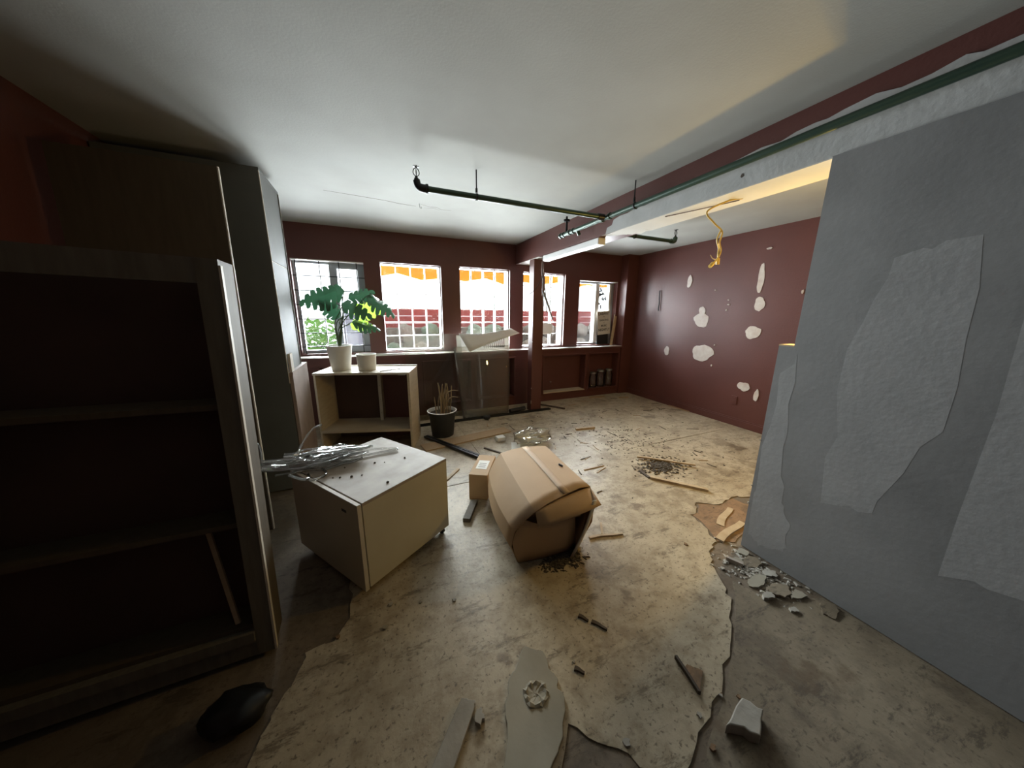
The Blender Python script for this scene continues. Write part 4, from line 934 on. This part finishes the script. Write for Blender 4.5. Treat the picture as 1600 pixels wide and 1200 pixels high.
while kk < 46:
    x, y = rnd.uniform(1.2, 4.2), rnd.uniform(1.45, 4.3)
    if x < 1.45 and y < 3.3 or (1.9 < x < 2.9 and 1.6 < y < 2.4): continue
    if y < 1.6 and x > 2: continue
    a_ = rnd.uniform(-0.5, 0.5) + (0 if rnd.random() < 0.7 else 1.5); L_ = rnd.uniform(0.05, 0.17); kk += 1
    bar('wood_splinter', rnd.choice(('darkwood', 'plank', 'darkwood')), (x, y), (x + L_ * math.cos(a_), y + L_ * math.sin(a_)), rnd.uniform(0.006, 0.014), 0.005, 'thin wood splinter scattered on the open worn floor', 'splinter', group='splinters on the open floor', taper=0.4, crook=0.003)

def chunk(name, mt, outline, h, label, cat, z=-0.005, seed=0, group=None, bev=0.0, tilt=(0, 0)):
    cx = sum(p[0] for p in outline) / len(outline); cy = sum(p[1] for p in outline) / len(outline)
    o = MB().prism(jag([(p[0] - cx, p[1] - cy) for p in outline], 0.006, 3, seed), 0, h).build(name, mt, bevel=bev)
    o.location = (cx, cy, z); o.rotation_euler = (tilt[0], tilt[1], 0)
    return tag(o, label, cat, group)
sb_ = chunk('plaster_slab', 'slab', [(0.507, 0.99), (0.57, 0.94), (0.560, 0.87), (0.575, 0.82), (0.558, 0.80), (0.565, 0.757), (0.497, 0.66), (0.43, 0.618), (0.34, 0.55), (0.25, 0.60), (0.33, 0.77), (0.345, 0.83), (0.39, 0.897), (0.455, 0.945)], 0.012, 'large flat pale plaster slab with a torn crater lying on the floor', 'slab', 0.0, 3, None, 0.003)
q = MB(); q.lathe([(0.048, 0.011), (0.050, 0.016), (0.040, 0.020), (0.030, 0.015), (0.012, 0.0125)], 18)
for i, v in enumerate(q.v): q.v[i] = (v[0] * 1.0 + 0.004 * math.sin(i * 1.7) - 0.0, v[1] * 0.9 + 0.004 * math.sin(i * 2.3), v[2] + 0.003 * math.sin(i * 3.1))
cr_ = q.build('torn_crater', 'slab', sb_); cr_.location = (0.012, 0.02, 0)
ws_ = chunk('painted_lath', 'plaster', [(0.198, 0.905), (0.243, 0.878), (0.236, 0.858), (0.04, 0.62), (-0.03, 0.66)], 0.022, 'white painted wood strip with a broken end on the floor', 'lath', 0.0, 6, None, 0.002)
chunk('plaster_chip', 'plaster', [(0.238, 0.845), (0.258, 0.85), (0.262, 0.825), (0.240, 0.80), (0.226, 0.815)], 0.02, 'small white chip against the broken white strip', 'chip', 0.0, 7)
st_ = chunk('stone_tile', 'plaster', [(1.170, 0.475), (1.205, 0.420), (1.11, 0.378), (1.085, 0.415), (1.03, 0.445)], 0.045, 'thick angular pale stone chunk on the gray floor', 'stone', -0.002, 8, None, 0.004)
dp = thing('glass_shard', 'dark edged translucent tile shard lying on the beige floor', 'shard', (1.09, 0.62, 0.0))
MB().prism([(-0.006, 0.075), (0.004, 0.072), (-0.012, -0.005), (-0.028, -0.062), (-0.036, -0.055), (-0.022, 0.0)], 0, 0.018).build('dark_edge', 'darkwood', dp)
MB().prism(jag([(-0.008, 0.03), (0.02, 0.035), (0.058, -0.01), (-0.022, -0.055)], 0.003, 3), 0, 0.006).build('tile_body', 'tornlino', dp)
# plaster pieces by the partition
for k, (x, y, s_, lb) in enumerate(((1.90, 0.94, 0.055, 'gray curled paint flake'), (1.99, 0.90, 0.075, 'broad gray plaster flake'), (1.86, 0.80, 0.07, 'pointed tan plaster flake'), (1.80, 0.715, 0.04, 'white plaster stub'), (1.90, 0.72, 0.085, 'wide dark gray plaster flake'),
                                    (2.02, 0.97, 0.05, 'gray plaster shard touching the partition corner'), (1.98, 0.80, 0.05, 'pale plaster sliver'), (1.97, 0.66, 0.06, 'gray plaster fragment'), (2.0, 0.55, 0.07, 'flat gray plaster plate'), (1.84, 0.62, 0.03, 'tiny white plaster crumb'))):
    n_ = 6; rd = random.Random(k + 50)
    ol = [(x + s_ * rd.uniform(0.5, 1.1) * math.cos(i * 6.283 / n_), y + 0.6 * s_ * rd.uniform(0.5, 1.1) * math.sin(i * 6.283 / n_)) for i in range(n_)]
    chunk('plaster_flake', 'plaster' if k in (3, 6, 9) else ('graylino' if k in (1, 4, 8) else 'slab'), ol, 0.012 if k != 3 else 0.022, lb + ' among the rubble at the partition base', 'flake', -0.004, k, 'plaster flakes by the partition', 0.0, (rd.uniform(-0.08, 0.08), rd.uniform(-0.08, 0.08)))
bar('torn_strip', 'stripwood', (1.99, 1.10), (2.32, 1.16), 0.05, 0.012, 'torn pale floor strip across the exposed brown patch', 'strip', -0.003, None, 0.8, 0.008)
bar('torn_strip', 'stripwood', (2.15, 1.20), (2.42, 1.31), 0.05, 0.006, 'thin yellowish torn layer on the exposed brown patch', 'strip', -0.003, None, 0.75, 0.01)
bar('torn_strip', 'lamtop', (1.865, 0.975), (1.90, 0.90), 0.02, 0.025, 'upright gray sliver at the edge of the rubble', 'sliver', -0.004)
rnd = random.Random(77)
for k in range(22):
    x, y = rnd.choice(((rnd.uniform(0.45, 0.75), rnd.uniform(0.55, 0.95)), (rnd.uniform(0.9, 1.3), rnd.uniform(0.35, 0.55)), (rnd.uniform(1.6, 2.0), rnd.uniform(0.9, 1.25)), (rnd.uniform(-0.4, 0.3), rnd.uniform(1.2, 1.5))))
    s_ = rnd.uniform(0.006, 0.014); ol = [(x + s_ * rnd.uniform(.6, 1.2) * math.cos(i * 1.257), y + s_ * rnd.uniform(.6, 1.2) * math.sin(i * 1.257)) for i in range(5)]
    chunk('plaster_crumb', rnd.choice(('plaster', 'slab', 'tornlino')), ol, s_ * 0.7, 'tiny crumb of plaster lying loose on the near floor', 'crumb', -0.003 if x > 1.5 else 0.0, k, 'plaster crumbs on the near floor')
for k, (p, q) in enumerate((((0.815, 1.02), (0.845, 0.98)), ((0.855, 0.97), (0.90, 0.91)), ((0.66, 0.83), (0.69, 0.80)))):
    bar('bark_scrap', 'darkwood', p, q, 0.018, 0.010, ['dark bark scrap lying in front of the cardboard box', 'curled dark scrap with a pale tip on the near floor', 'dark scrap beside the torn plaster slab'][k], 'scrap', 0.0, None, 0.5, 0.003)
